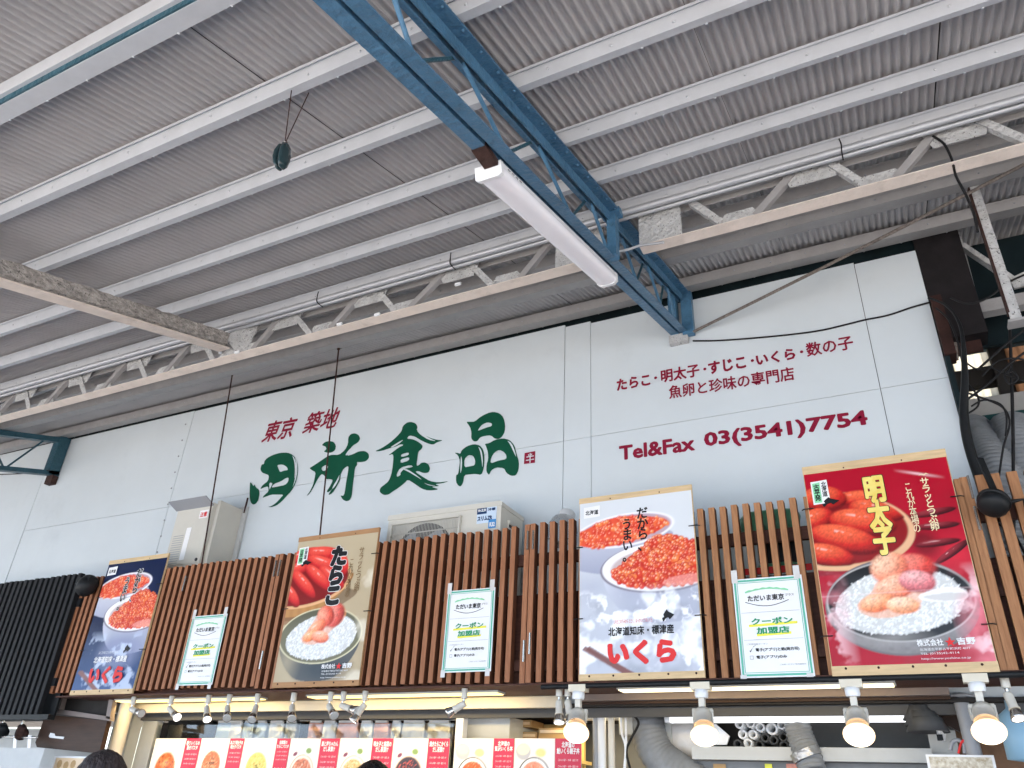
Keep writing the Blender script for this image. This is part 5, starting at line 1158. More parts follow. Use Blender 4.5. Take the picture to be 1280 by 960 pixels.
for i, (pl, r, lab) in enumerate((([(1188, 372), (1210, 380), (1235, 372), (1262, 352), (1290, 340)], .006, 'thin cable lying along the grey beam at the upper right'), ([(1228, 470), (1246, 452), (1268, 448), (1290, 452)], .005, 'thin cable sagging over the brown corrugated sheet'),
        ([(1262, 462), (1256, 470), (1262, 480), (1272, 474), (1266, 464), (1258, 468)], .006, 'small coil of cable in front of the brown corrugated sheet'), ([(1214, 508), (1230, 500), (1250, 505), (1258, 520), (1257, 545)], .005, 'thin cable crossing the beige bulkhead wall'),
        ([(1206, 452), (1222, 462), (1240, 460), (1262, 470), (1290, 480)], .005, 'thin cable in front of the alley post'), ([(1170, 385), (1186, 400), (1198, 430), (1204, 460)], .006, 'thin black cable beside the rusty brown board'),
        ([(1240, 640), (1248, 655), (1262, 660), (1275, 680), (1285, 700)], .007, 'short cable trailing from the big flood lamp'), ([(1205, 200), (1225, 235), (1245, 232), (1285, 222)], .004, 'thin wire running off from the perforated post top'))):
    Yc = 4.45 + .04 * i; c = MB(); c.tube([at(a, b, Yc) for a, b in pl], r, 6); tag(c.build('cable', M_rubber), lab, 'cable')
q = at(1242, 628, 4.1)
fl = thing('flood_lamp', 'black round flood lamp clamped over the slats at the right edge', 'lamp', q)
MB().lathe([(0, -.05), (.04, -.05), (.058, -.035), (.064, 0), (.066, .03), (.05, .05), (.0, .055)], q, (-.35, -.55, -.75), 20).build('housing', M_black, fl)
MB().lathe([(.0, -.052), (.068, -.052)], q, (-.1, -.75, -.65), 20).build('lens', mat('dark_lens', (.02, .02, .02), .1), fl) if False else None
MB().lathe([(.062, .0), (.072, .002), (.072, .012), (.062, .014)], q, (.35, .55, .75), 20).build('bezel', M_black, fl)
MB().bar(q + Vector((.02, .04, .06)), q + Vector((.0, .08, .26)), .03, .012).build('bracket', M_black, fl)
MB().tube([q + Vector((.06, .02, .0)), q + Vector((.13, .03, .01)), q + Vector((.12, .05, -.12))], .012, 6).build('clamp', M_black, fl)
q = at(108, 733, 4.12)
fl = thing('flood_lamp', 'small black flood lamp between the black screen and the navy poster', 'lamp', q)
MB().lathe([(0, -.09), (.055, -.085), (.075, -.06), (.08, .0), (.06, .06), (.0, .065)], q, (.25, -.6, -.75), 16).build('housing', M_black, fl)
MB().box((q.x - .10, 4.08, q.z + .02), (q.x + .06, 4.16, q.z + .07)).build('hood', M_black, fl)
MB().bar(q + Vector((.0, .02, 0)), q + Vector((.02, .09, .04)), .03, .03).build('bracket', M_black, fl)

# ================================================================== SHOP FRONT UNDER THE SCREENS
o = MB().box((-6.15, 4.20, zc(.655)), (.78, 4.26, zc(.664))).build('screen_sill', M_woodd); tag(o, 'dark wooden sill under the cedar slats', 'sill')
o = MB().box((-6.0, 4.262, zc(.656)), (.78, 4.62, zc(.664))).build('soffit', M_woodd); tag(o, 'brown wooden soffit under the slat screens', 'soffit')
# lamp rail
ra = MB(); ra.tube([(-1.95, 4.19, zc(.640)), (.40, 4.19, zc(.644))], .014, 10); tag(ra.build('lamp_rail', M_black), 'dark round rail under the two right posters carrying the spotlights', 'rail')
def strip(pa, pb, m, label, gl=2.2):
    a, b = at(*pa, 4.42), at(*pb, 4.42); z = zc(.6445)
    t = thing('strip_light', label, 'lamp', (a.x, 4.4, z), 'strip lights under the soffit')
    MB().box((a.x, 4.36, z), (b.x, 4.46, z + .011)).build('housing', M_greyl, t)
    MB().box((a.x + .01, 4.365, z - .006), (b.x - .01, 4.455, z)).build('lit_strip', m, t)
    ld = bpy.data.lights.new('strip_glow', 'AREA'); ld.shape = 'RECTANGLE'; ld.size = b.x - a.x - .05; ld.size_y = .06; ld.energy = gl; ld.color = (1, .72, .30)
    lo = bpy.data.objects.new('lamp_glow', ld); COL.objects.link(lo); lo.parent = t; lo.location = ((b.x - a.x) / 2, .0, -.012); lo.rotation_euler = (math.radians(38), 0, 0)
strip((152, 872), (330, 870), M_strip, 'lit yellow strip light under the left slat screen')
strip((390, 868), (628, 864), M_strip, 'lit yellow strip light under the middle slat screen')
strip((775, 858), (1120, 856), M_stripw, 'lit pale strip light under the soffit below the right posters', .8)
# fascias
a = at(142, 880, 4.64); b = at(702, 880, 4.64)
o = MB().box((a.x, 4.64, at(400, 888, 4.64).z), (b.x, 4.68, zc(.655))).build('fascia', M_fascia); tag(o, 'cream fascia board lit yellow from the strip lights', 'board')
a = at(722, 880, 4.60); b = at(1190, 880, 4.60)
o = MB().box((a.x, 4.60, at(900, 873, 4.6).z), (b.x, 4.64, zc(.66))).build('fascia', M_fasciad); tag(o, 'dull mauve fascia board below the right posters', 'board')
o = MB().box((a.x, 4.66, at(900, 878, 4.66).z), (b.x, 4.70, at(900, 872, 4.66).z)).build('trim', M_brownply); tag(o, 'dark trim strip under the mauve fascia', 'trim')

def small_spot(mount, bulb, lit, label):
    Ym = 4.24; p = at(*mount, Ym); p.z = zc(.640)
    q = at(*bulb, Ym - .03)
    t = thing('spotlight', label, 'spotlight', p, 'small spotlights under the slat screens')
    j = p + Vector((0, 0, -.075))
    MB().lathe([(.019, -.045), (.019, .01), (0, .01)], p, (0, 0, 1), 12).build('mount', M_cream, t)
    MB().tube([p + Vector((0, 0, -.045)), j], .008, 8).build('stem', M_metal, t)
    d = (q - j); L = max(d.length, .11); d.normalize()
    MB().lathe([(0, -.01), (.017, -.01), (.020, .0), (.020, L * .5), (.024, L * .55), (.024, L * .6)], j, d, 12).build('lamp_body', M_cream, t)
    MB().lathe([(.020, L * .6), (.030, L * .9), (.031, L * 1.0), (.026, L * .98)], j, d, 14).build('reflector', M_metal, t)
    MB().lathe([(.027, L * .985), (0, L * 1.0)], j, d, 14).build('bulb_face', M_bulbw if lit else M_greyl, t)
SSL = [((169, 868), (177, 892), 0, 'unlit small spotlight nearest the navy poster, first of the row'), ((216, 868), (222, 897), 1, 'lit small spotlight tilted right, under the left coupon notice'), ((262, 868), (259, 898), 1, 'lit small spotlight pointing at the viewer, second lit from the left'),
       ((288, 867), (284, 893), 0, 'unlit small spotlight just right of the second lit one'), ((323, 867), (317, 893), 0, 'unlit small spotlight just left of the tan poster'), ((368, 867), (365, 893), 0, 'unlit small spotlight under the left edge of the tan poster'),
       ((414, 866), (417, 893), 0, 'unlit small spotlight under the middle of the tan poster'), ((430, 866), (447, 889), 0, 'unlit small spotlight tilted right, under the right edge of the tan poster'), ((457, 865), (443, 899), 1, 'lit small spotlight tilted left, just right of the tan poster'),
       ((581, 861), (559, 892), 0, 'small spotlight tilted left under the middle coupon notice'), ((699, 862), (699, 904), 1, 'lit small spotlight beside the big one, left of the pair'), ((710, 864), (714, 905), 1, 'lit small spotlight beside the big one, right of the pair'),
       ((1256, 852), (1271, 893), 1, 'lit small spotlight at the right picture edge')]
for a in SSL: small_spot(*a)
def big_spot(mount, bulb, label):
    Ym = 4.20; p = at(*mount, Ym); q = at(*bulb, Ym - .10)
    t = thing('spotlight', label, 'spotlight', p, 'big lit spotlights under the soffit')
    MB().box(p + Vector((-.05, -.025, .028)), p + Vector((.05, .03, .065))).build('track_adapter', M_fascia, t)
    MB().lathe([(.030, -.01), (.034, 0), (.034, .03), (0, .03)], p, (0, 0, 1), 14).build('mount', M_white, t)
    j = p + Vector((0, 0, -.075))
    MB().bar(p, j, .025, .03).build('stem', M_cream, t)
    MB().tube([j + Vector((-.05, 0, .0)), j + Vector((.05, 0, .0))], .018, 10).build('yoke', M_cream, t)
    d = q - j; L = d.length; d.normalize()
    for sx in (-1, 1): MB().bar(j + Vector((sx * .05, 0, 0)), j + Vector((sx * .048, 0, 0)) + d * L * .4, .008, .03).build('yoke_arm', M_cream, t)
    MB().lathe([(0, .0), (.040, .004), (.046, .03), (.046, L * .55), (.049, L * .56), (.049, L * .60)], j, d, 20).build('lamp_body', M_cream, t)
    MB().lathe([(.040, L * .6), (.046, L * .66), (.060, L * .82), (.068, L * .92)], j, d, 24).build('reflector', M_glow, t)
    MB().lathe([(.068, L * .92), (.0675, L * .95), (.062, L * .985)], j, d, 24).build('bulb_rim', M_glow2, t)
    MB().lathe([(.062, L * .985), (.05, L * 1.01), (.025, L * 1.03), (0, L * 1.035)], j, d, 24).build('bulb_face', M_bulb, t)
    ld = bpy.data.lights.new('spot_glow', 'SPOT'); ld.energy = 1.5; ld.color = (1, .86, .66); ld.spot_size = math.radians(100); ld.spot_blend = .7; ld.shadow_soft_size = .05
    lo = bpy.data.objects.new('lamp_glow', ld); COL.objects.link(lo); lo.parent = t
    lo.location = j + d * (L * 1.12) - t.location; lo.rotation_euler = (-d).to_track_quat('Z', 'Y').to_euler()
big_spot((723, 872), (720, 918), 'big lit spotlight left of the pale roe poster, tilted left')
big_spot((877, 870), (881, 922), 'big lit spotlight below the right edge of the pale roe poster')
big_spot((1066, 868), (1074, 921), 'big lit spotlight below the crimson poster')
big_spot((1222, 862), (1237, 917), 'big lit spotlight near the right edge, tilted right')

# ---- window with menu cards
YM = 4.72
o = MB().box((-6.3, 5.6, zc(-1.6)), (1.2, 5.64, zc(.66))).build('interior_wall', M_grey); tag(o, 'grey back wall inside the shop', 'wall')
o = MB().box((-6.3, 4.7, zc(.60)), (1.2, 5.6, zc(.62))).build('interior_ceiling', M_dark); tag(o, 'dark ceiling inside the shop window', 'ceiling')
wf = thing('shop_window', 'shop window with steel frame behind the menu cards', 'window', (-4, 4.8, 0))
MB().box((at(158, 930, 4.8).x, 4.78, zc(-.7)), (at(166, 930, 4.8).x, 4.84, zc(.56))).build('frame', M_metal, wf)
MB().box((at(172, 930, 4.8).x, 4.80, zc(-.7)), (at(190, 930, 4.8).x, 4.86, zc(.56))).build('frame', M_greyl, wf)
MB().box((at(172, 930, 4.8).x, 4.78, at(300, 905, 4.78).z+.03), (at(572, 900, 4.8).x, 4.82, zc(.57))).build('head_rail', M_grey, wf)
MB().box((at(570, 930, 4.8).x, 4.78, zc(-.7)), (at(579, 930, 4.8).x, 4.84, zc(.56))).build('frame', M_white, wf)
M_glass = mat('window_glass', (0.9, 0.93, 0.92), 0.03, trans=1.0)
MB().box((at(190, 930, 4.82).x, 4.815, zc(-.7)), (at(570, 930, 4.82).x, 4.821, zc(.52))).build('pane', M_glass, wf)
# goods hanging inside the window
goods = [(M_dark, 205, 262, 'dark folded sheet'), (M_lbl, 268, 285, 'pale blue'), (M_paper, 283, 300, 'white'), (M_lbl, 302, 314, 'blue'), (M_lbl, 318, 330, 'sky'), (M_paper, 334, 352, 'white'), (M_greyl, 354, 368, 'grey'), (M_ment, 384, 400, 'pink'), (M_paper, 402, 418, 'white'), (M_ment, 420, 446, 'pink'), (M_paper, 449, 464, 'white'), (M_ment, 466, 484, 'pink'), (M_paper, 488, 500, 'white'), (M_yelp if False else M_cream, 502, 530, 'cream'), (M_cream, 534, 562, 'cream')]
M_pinkp = mat('pink_packet', (0.72, 0.36, 0.28), 0.3, var=0.1, vscale=14); 
labs = ['dark folded sheet inside the window behind the leftmost menu cards', 'pale blue packet hanging in the window, leftmost of the packets', 'white packet hanging just right of the leftmost blue packet', 'narrow blue packet above the third menu card', 'narrow blue packet right of a narrow blue packet', 'white packet in the window above the fourth menu card', 'grey packet in the window left of the pink ones', 'pink packet in the window, leftmost pink one', 'white packet between the two left pink packets', 'wide pink packet in the middle of the window', 'white packet right of the wide pink packet', 'pink packet in the window, rightmost pink one', 'white packet right of the rightmost pink packet', 'cream packet left of another cream packet in the window', 'cream packet at the right end of the window']
for (m, a, b, _), lab in zip(goods, labs):
    if m is M_ment: m = M_pinkp
    p0, p1 = at(a, 925, 4.95), at(b, 925, 4.95); zt_ = at((a + b) / 2, 903 if m is not M_dark else 898, 4.95).z
    t = thing('packet', lab, 'packet', ((p0.x + p1.x) / 2, 4.95, p0.z - .1), 'packets hanging inside the shop window')
    n = 6; vs = []
    for j in range(5):
        for i in range(n + 1):
            u = i / n; vs.append((p0.x + (p1.x - p0.x) * u, 4.95 - .03 * math.sin(math.pi * u) * math.sin(math.pi * min(1, j / 4 + .1)) + random.uniform(-.006, .006), p0.z - .18 + (zt_ - p0.z + .18) * j / 4))
    fs = [(j * (n + 1) + i, j * (n + 1) + i + 1, (j + 1) * (n + 1) + i + 1, (j + 1) * (n + 1) + i) for j in range(4) for i in range(n)]
    MB().add(vs, fs, 0, True).add([(v[0], v[1] + .04, v[2]) for v in vs], [f[::-1] for f in fs], 0, True).build('bag', m, t)
    MB().box((p0.x + .01, 4.94, zt_ - .004), (p1.x - .01, 4.955, zt_ + .012)).build('header', M_paper if m is not M_dark else M_dark, t)
ha = MB(); ha.tube([(at(200, 905, 4.97).x, 4.97, at(380, 901, 4.97).z), (at(570, 900, 4.97).x, 4.97, at(380, 901, 4.97).z)], .006, 6)
tag(ha.build('hanging_rail', M_metal), 'thin metal rail inside the window for hanging packets', 'rail')
o = MB().box((at(176, 930, 5.05).x, 5.1, zc(-.6)), (at(572, 930, 5.1).x, 5.12, zc(.6))).build('window_backing', M_brownply); tag(o, 'dark brown boarding inside the window behind the packets', 'board')
# middle: grey cabinet + warm shelf with cartons
a, b = at(580, 930, 4.9), at(636, 930, 4.9)
o = MB().box((a.x, 4.9, zc(-1)), (b.x, 5.5, zc(.57))).build('cabinet', M_greyl); tag(o, 'grey metal cabinet between window and carton shelf', 'cabinet')
o = MB().box((b.x + .01, 5.35, zc(-1)), (at(730, 930, 5.35).x, 5.38, zc(.57))).build('niche_wall', M_yel); tag(o, 'warm yellow lit wall of the carton niche', 'wall')
ld = bpy.data.lights.new('niche_glow', 'AREA'); ld.energy = 1.2; ld.size = .5; ld.color = (1, .8, .45)
nl = thing('niche_lamp', 'warm lamp hidden at the top of the carton niche', 'lamp', ((b.x + .5), 5.1, zc(.575)))
MB().box((b.x + .3, 5.05, zc(.572)), (b.x + .7, 5.15, zc(.59))).build('housing', M_white, nl)
lo = bpy.data.objects.new('lamp_glow', ld); COL.objects.link(lo); lo.parent = nl; lo.location = (0, 0, -.012)
for k, (pa, pb, lab) in enumerate((((640, 926), (671, 915), 'cardboard carton on the left of the warm niche'), ((673, 926), (706, 910), 'cardboard carton on the right of the warm niche'), ((648, 909), (664, 900), 'small brown carton standing on top in the warm niche'))):
    a_, b_ = at(*pa, 5.1), at(*pb, 5.1)
    t = thing('carton', lab, 'carton', ((a_.x + b_.x) / 2, 5.1, a_.z), 'cartons in the warm niche')
    MB().box((a_.x, 5.1, a_.z - (.1 if k < 2 else 0)), (b_.x, 5.3, b_.z)).build('box', M_card, t)
    MB().box((a_.x + .01, 5.095, b_.z - .03), (b_.x - .01, 5.099, b_.z - .012)).build('packing_tape', M_rim, t)
sh = MB().box((at(638, 912, 5.1).x, 5.08, at(640, 927, 5.1).z - .12), (at(722, 912, 5.1).x, 5.35, at(640, 927, 5.1).z - .1)).build('shelf_board', M_yel); tag(sh, 'warm lit shelf board under the cartons', 'shelf')
# menu cards
edges = [(192, 231, 250), (250, 286, 304), (304, 345, 362), (362, 400, 424), (424, 465, 491), (491, 535, 562), (568, 617, 643), (643, 694, 727)]
names = ["香りいくらの\n混ぜパスタ", "あぶり明太子の\n明太子パスタ", "自家製の\nたらこパスタ", "鮭と梅ちゃわん\nだし茶漬け", "明太子と高菜の\nだし茶漬け", "焼きたらこかくら\nだし茶漬け", "北海道の\n贅沢いくら丼", "北海道の\n鮭いくら親子丼"]
M_cardp = mat('menu_photo_ground', (0.72, 0.69, 0.64), 0.35, var=0.08, vscale=5, coat=.3)
M_redc = mat('menu_red_strip', (0.55, 0.012, 0.045), 0.35, coat=.3)
M_pasta = mat('pasta_print', (0.50, 0.17, 0.06), 0.5, col2=(0.75, 0.40, 0.15), var=.4, vscale=60)
M_nori = mat('nori_print', (0.03, 0.03, 0.02), 0.5, var=.5, vscale=60); M_yolk = mat('orange_roe_print', (0.80, 0.20, 0.03), 0.4)
M_pick = mat('green_garnish_print', (0.20, 0.30, 0.08), 0.5, var=.5, vscale=70); M_pap2 = mat('cream_noodle_print', (0.72, 0.58, 0.25), 0.5, var=.3, vscale=60)
M_shiro = mat('white_dish_print', (0.75, 0.73, 0.72), 0.4)
foods = ['pasta with orange roe', 'pasta with dark nori', 'pale pasta with green garnish', 'bowl with purple pickles', 'bowl of rice and tea', 'bowl with dark seaweed and pink fish', 'rice bowl heaped with orange roe', 'rice bowl of pink salmon and roe']
for i, ((a, c, b), nm, fd) in enumerate(zip(edges, names, foods)):
    pa, pc, pb = at(a, 935, YM), at(c, 935, YM), at(b, 935, YM); zt_ = at((a + b) / 2, 923, YM).z; zb_ = zt_ - .34; s_ = pc.x - pa.x
    t = thing('menu_card', 'menu card with a photo of ' + fd, 'menu card', (pa.x, YM, zb_), 'row of menu cards along the shop window')
    MB().box((pa.x + .002, YM, zb_), (pb.x - .002, YM + .006, zt_)).build('card', M_cardp, t)
    MB().box((pc.x, YM - .0015, zb_), (pb.x - .002, YM - .0005, zt_)).build('red_strip', M_redc, t)
    rw = pb.x - pc.x
    fit_text(nm, (pc.x + rw * .07, YM - .003, zt_ - rw * .50), EX, EZ, rw * .86, rw * .40, M_wink, t, bold=.03)
    for k in range(3): fit_text("ごはん小盛り・お茶・温玉つき", (pc.x + rw * .12, YM - .003, zt_ - rw * (.72 + .2 * k)), EX, EZ, rw * .76, rw * .07, M_wink, t)
    fit_text("Baked Rice Bowl", (pc.x + rw * .15, YM - .003, zt_ - rw * 1.6), EX, EZ, rw * .7, rw * .10, M_wink, t, bold=.02)
    asp_ = .30 / s_
    def paint(c, i=i):
        c.C[:] = rgb('#efe9e2'); c.put(np.clip(c.V * 1.4 - .3, 0, 1) * 0 + c.noise(3, i), '#e2d8cc', .4); cy = 1 - (.62 if i < 3 else .78) / asp_; ry = 1 / asp_
        if i < 3:
            c.ell(.5, cy, .34, .36 * ry, ('#c8622c', '#b8683c', '#d8b860')[i], soft=.12)
            for k in range(260):
                a_, r_ = rng.uniform(0, 6.28), rng.uniform(0, .33) ** 1; c.grain(.5 + r_ * math.cos(a_), cy + r_ * 1.05 * ry * math.sin(a_), rng.uniform(0, 3.14), .05, .009, rgb((('#e8904c', '#d87838', '#b04a20', '#f0b070'), ('#d89060', '#c07040', '#8a4020', '#f0c090'), ('#ecd080', '#f4e0a0', '#c89a40', '#dcc068'))[i][rng.randint(4)]))
            if i == 0: c.ball(.52, cy + .06 * ry, .15, .15 * ry, '#c8401c', '#ee6a2c', '#fca060', speck=.9)
            for k in range(16): a_, r_ = rng.uniform(0, 6.28), rng.uniform(0, .14 if i else .30); c.grain(.5 + r_ * math.cos(a_), cy + (.04 + r_ * math.sin(a_)) * ry, rng.uniform(0, 3.14), .035, .016, rgb(('#20241c', '#1c1a18', '#5a7030')[i]))
        else:
            c.ell(.5, cy, .42, .42 * ry, '#d0a890' if i < 6 else '#2a2a2c', soft=.03); c.ell(.5, cy + .01, .385, .385 * ry, ('#e8ddd0' if i != 5 else '#3a3236') if i < 6 else '#f4f2ee', soft=.03); c.ell(.5, cy, .34, .34 * ry, ('#c87858', '#dcae78', '#2c2428', '#f05a24', '#f09070')[i - 3], soft=.08)
            for k in range(170):
                a_, r_ = rng.uniform(0, 6.28), .32 * math.sqrt(rng.rand()); col_ = (('#e89878', '#a04830', '#f4d0b8', '#6a4030'), ('#e8c088', '#c88848', '#f4e0b8', '#7a8a40'), ('#3c2c34', '#241c20', '#e8604c', '#5a4850'), ('#f8783c', '#e84818', '#fca070', '#d83c10'), ('#f8a888', '#e87050', '#fcc8b0', '#f05a24'))[i - 3][rng.randint(4)]
                c.grain(.5 + r_ * math.cos(a_), cy + r_ * ry * math.sin(a_), rng.uniform(0, 3.14), .035, .014, rgb(col_))
            if i < 6: c.ell(.22, cy + .42 * ry, .085, .05 * ry, '#7a3a50', .5, soft=.2); c.ell(.66, cy + .50 * ry, .15, .12 * ry, '#e8ece4', soft=.05); c.ell(.66, cy + .50 * ry, .11, .08 * ry, '#7a9450', soft=.3)
            else: c.ell(.22, cy + .52 * ry, .19, .17 * ry, '#b8b4b4', soft=.04); c.ell(.22, cy + .56 * ry, .16, .11 * ry, '#ece4c0', soft=.1); c.ell(.66, cy + .50 * ry, .15, .10 * ry, '#dcd48c', soft=.3)
    pr_ = Print(64, int(64 * asp_), asp_); paint(pr_)
    sheet_mesh(pr_, lambda u, v: Vector((pa.x + .004 + u * (s_ - .008), YM - .0015, zt_ - .303 + v * .30)), 'printed_photo', t, rough=.35, coat=.2, wave=0)

# ---- left corner: dark wooden frame box, pipe, neighbour's lamps and cloth
YK = 4.35
fbx = thing('wooden_housing', 'dark brown plywood housing with a pale slot below the navy poster', 'housing', at(90, 930, YK))
def pol(ptl, m, nm, Y=YK, th=.04, par=fbx): return MB().poly([at(a, b, Y) for a, b in ptl], th=(0, th, 0)).build(nm, m, par)
pol([(57, 893), (134, 901), (124, 941), (105, 940), (46, 934), (44, 928)], M_brownply, 'front_panel')
pol([(76, 867), (136, 874), (133, 896), (72, 888)], M_dark, 'recess', YK + .06)
pol([(71, 886), (138, 896), (137, 901), (69, 892)], M_fasciad, 'frame_bar', YK - .01)
pol([(75, 864), (80, 865), (74, 890), (69, 889)], M_fasciad, 'frame_bar', YK - .01)
pol([(136, 874), (141, 875), (137, 899), (132, 898)], M_fasciad, 'frame_bar', YK - .01)
pol([(61, 920), (63, 916), (68, 917), (69, 920), (80, 921), (79, 924), (62, 922)], M_wink, 'slot', YK - .004, .002)
a = at(157, 890, 4.55)
pc = MB(); pc.tube([(a.x, 4.55, zc(.66)), (a.x, 4.55, zc(-1.6))], .055, 16); tag(pc.build('drain_pipe', M_cream), 'cream round drain pipe below the left end of the soffit', 'pipe')
a = at(135, 930, 4.7)
o = MB().box((a.x, 4.7, zc(-1.6)), (a.x + .22, 4.8, zc(.64))).build('wall_pier', M_greyl); tag(o, 'grey wall pier behind the cream drain pipe', 'pier')
o = MB().box((-9.6, 4.9, zc(-1.6)), (-6.4, 4.95, zc(.5))).build('neighbour_wall', M_greyl); tag(o, 'white interior wall of the neighbouring shop', 'wall')
cr = MB(); cr.tube([at(0, 921, 4.25), at(46, 922, 4.25)], .010, 8); tag(cr.build('curtain_rod', M_metal), 'thin rod carrying the white shop curtain at the lower left', 'rod')
nr = thing('shop_curtain', 'white cotton shop curtain hanging at the lower left corner', 'curtain', at(25, 950, 4.26))
vs = []; n = 20; A_, B_ = at(-20, 931, 4.26), at(56, 937, 4.26)
for j in range(5):
    for i in range(n + 1): vs.append((A_.x + (B_.x - A_.x) * i / n, 4.26 + .012 * math.sin(i * .9) * (.3 + j / 4), B_.z + .01 - .42 * j / 4))
MB().add(vs, [(j * (n + 1) + i, (j + 1) * (n + 1) + i, (j + 1) * (n + 1) + i + 1, j * (n + 1) + i + 1) for j in range(4) for i in range(n)], 0, True).build('cloth', M_cloth, nr)
for px in (18, 36):
    MB().poly([at(px - 2, 935, 4.255), at(px + 2, 935, 4.255), at(px + 3, 919, 4.24), at(px - 1, 919, 4.24)], th=(0, .003, 0)).build('loop', M_paper, nr)
for (px, py, m, lab) in ((27, 913, M_rust, 'brown shaded lamp of the neighbouring shop'), (3, 911, M_black, 'black lamp of the neighbouring shop at the left edge')):
    q = at(px, py, 4.25); t = thing('spotlight', lab, 'spotlight', q)
    MB().tube([(q.x - .02, 4.25, zc(.50)), (q.x - .02, 4.25, q.z + .03)], .008, 6).build('stem', M_metal, t)
    MB().lathe([(0, -.05), (.03, -.05), (.045, .02), (.05, .06), (.0, .055)], q, (.7, -.3, -.45), 14).build('shade', m, t)
q0, q1 = at(62, 966, 4.4), at(118, 946, 4.4)
fp = thing('framed_picture', 'framed food picture under the wooden housing at the lower left', 'picture', (q0.x, 4.4, q0.z))
MB().box((q0.x, 4.4, q1.z - .30), (q1.x, 4.42, q1.z)).build('frame', M_paper, fp)
MB().box((q0.x + .03, 4.397, q1.z - .27), (q1.x - .03, 4.3995, q1.z - .012)).build('print', M_rim, fp)
for k in range(3): MB().lathe([(.03, 0), (.0, .001)], (q0.x + .09 + .08 * k, 4.396 , q1.z - .055 - .01 * (k % 2)), (0, -1, 0), 10).build('printed_food', M_card, fp)

# ---- right bay: duct elbow, boxes, fluorescent fixture, tubes, rails
YB = 4.95
hose([at(820, 876, 5.0) + Vector((-.09, 0, .0)), at(808, 895, 5.0), at(812, 920, 5.0), at(824, 945, 5.0), at(850, 965, 5.0), at(880, 985, 5.0)], .105, M_ductd if False else M_duct, 'fat grey duct elbow hanging left of the fluorescent fixture', ring=.03, mod=.02, name='duct_elbow')
hose([at(996, 904, 4.95), at(1002, 925, 4.95), at(1010, 945, 4.92), at(1016, 965, 4.9)], .072, M_duct, 'pale ribbed duct hanging right of the white paper tubes', ring=.024, mod=.06)
fo = MB(); fo.tube([at(1005, 938, 4.9), at(1010, 948, 4.9)], .082, 16); tag(fo.build('tape_band', M_foil), 'crumpled silver tape band round the ribbed duct', 'tape')
jb = thing('junction_box', 'white junction box with cables at the left of the right bay', 'junction box', at(780, 895, 4.9))
a_, b_ = at(767, 885, 4.9), at(792, 875, 4.9); MB().box((a_.x, 4.88, a_.z), (b_.x, 4.98, b_.z + .03)).build('cover', M_white, jb)
a_, b_ = at(774, 918, 4.92), at(790, 886, 4.92); MB().box((a_.x, 4.92, a_.z), (b_.x, 4.99, b_.z)).build('body', M_greyl, jb)
for k, (pl, m) in enumerate((([(776, 890), (777, 915), (782, 934), (780, 965)], M_white), ([(782, 892), (783, 930), (781, 965)], M_white), ([(793, 895), (798, 905), (788, 925), (783, 940), (789, 965)], M_rubber))):
    c = MB(); c.tube([at(x_, y_, 4.87) for x_, y_ in pl], .008, 6); c.build('cable', m, jb)
for px, r, m, lab in ((752, .026, M_white, 'bright white vertical pole at the left of the right bay'), (764, .020, M_cream, 'thin cream conduit beside the white pole'), (745, .02, M_lead, 'thin grey conduit left of the white pole')):
    a_ = at(px, 900, 4.85); c = MB(); c.tube([(a_.x, 4.85, zc(.60)), (a_.x, 4.85, zc(-1.6))], r, 12); tag(c.build('vertical_pipe', m), lab, 'pipe')
o = MB().poly([at(820, 876, 5.05), at(836, 876, 5.05), at(840, 930, 5.05), at(828, 942, 5.05)], th=(0, .1, 0)).build('gusset_board', M_greyl); tag(o, 'pale sloping board behind the duct elbow', 'board')
lump(at(855, 925, 5.15), .13, .08, .12, M_tape, 'plastic_bag', None, j=.12); tag(bpy.data.objects['plastic_bag'], 'crumpled clear plastic bag beside the duct elbow', 'bag')
bo_ = thing('paper_roll', 'white paper sheet rolled loosely behind the big spotlight', 'paper', at(893, 912, 5.05))
MB().poly([at(868, 905, 5.05), at(895, 905, 5.05), at(912, 920, 5.05), at(908, 931, 5.05), (at(890, 931, 5.05))], th=(0, .02, 0)).build('sheet', M_paper, bo_)
fxr = thing('fluorescent_fixture', 'grey fluorescent fixture with one lit tube in the right bay', 'lamp', at(1000, 890, 4.9))
a_, b_ = at(833, 890, 4.9), at(1136, 890, 4.9)
zt_ = at(980, 879, 4.9).z; zm = at(980, 889, 4.9).z; zl = at(980, 899, 4.88).z
MB().box((a_.x, 4.9, zm), (b_.x, 5.0, zt_)).build('gear_tray', M_greyl, fxr)
MB().box((a_.x, 4.92, zl + .01), (b_.x, 4.99, zm - .003)).build('reflector', M_grey, fxr)
MB().tube([(a_.x + .03, 4.89, zl), (b_.x - .02, 4.89, zl)], .017, 12).build('tube', M_tubel, fxr)
for x_ in (a_.x + .01, b_.x): MB().box((x_ - .015, 4.87, zl - .015), (x_ + .015, 4.95, zl + .03)).build('lamp_holder', M_white, fxr)
sx = MB().box((at(880, 905, 5.25).x, 5.25, at(980, 936, 5.25).z), (at(990, 905, 5.25).x, 5.3, at(980, 903, 5.25).z)).build('tube_rack_back', M_dark); tag(sx, 'dark back of the rack holding the paper tubes', 'rack')
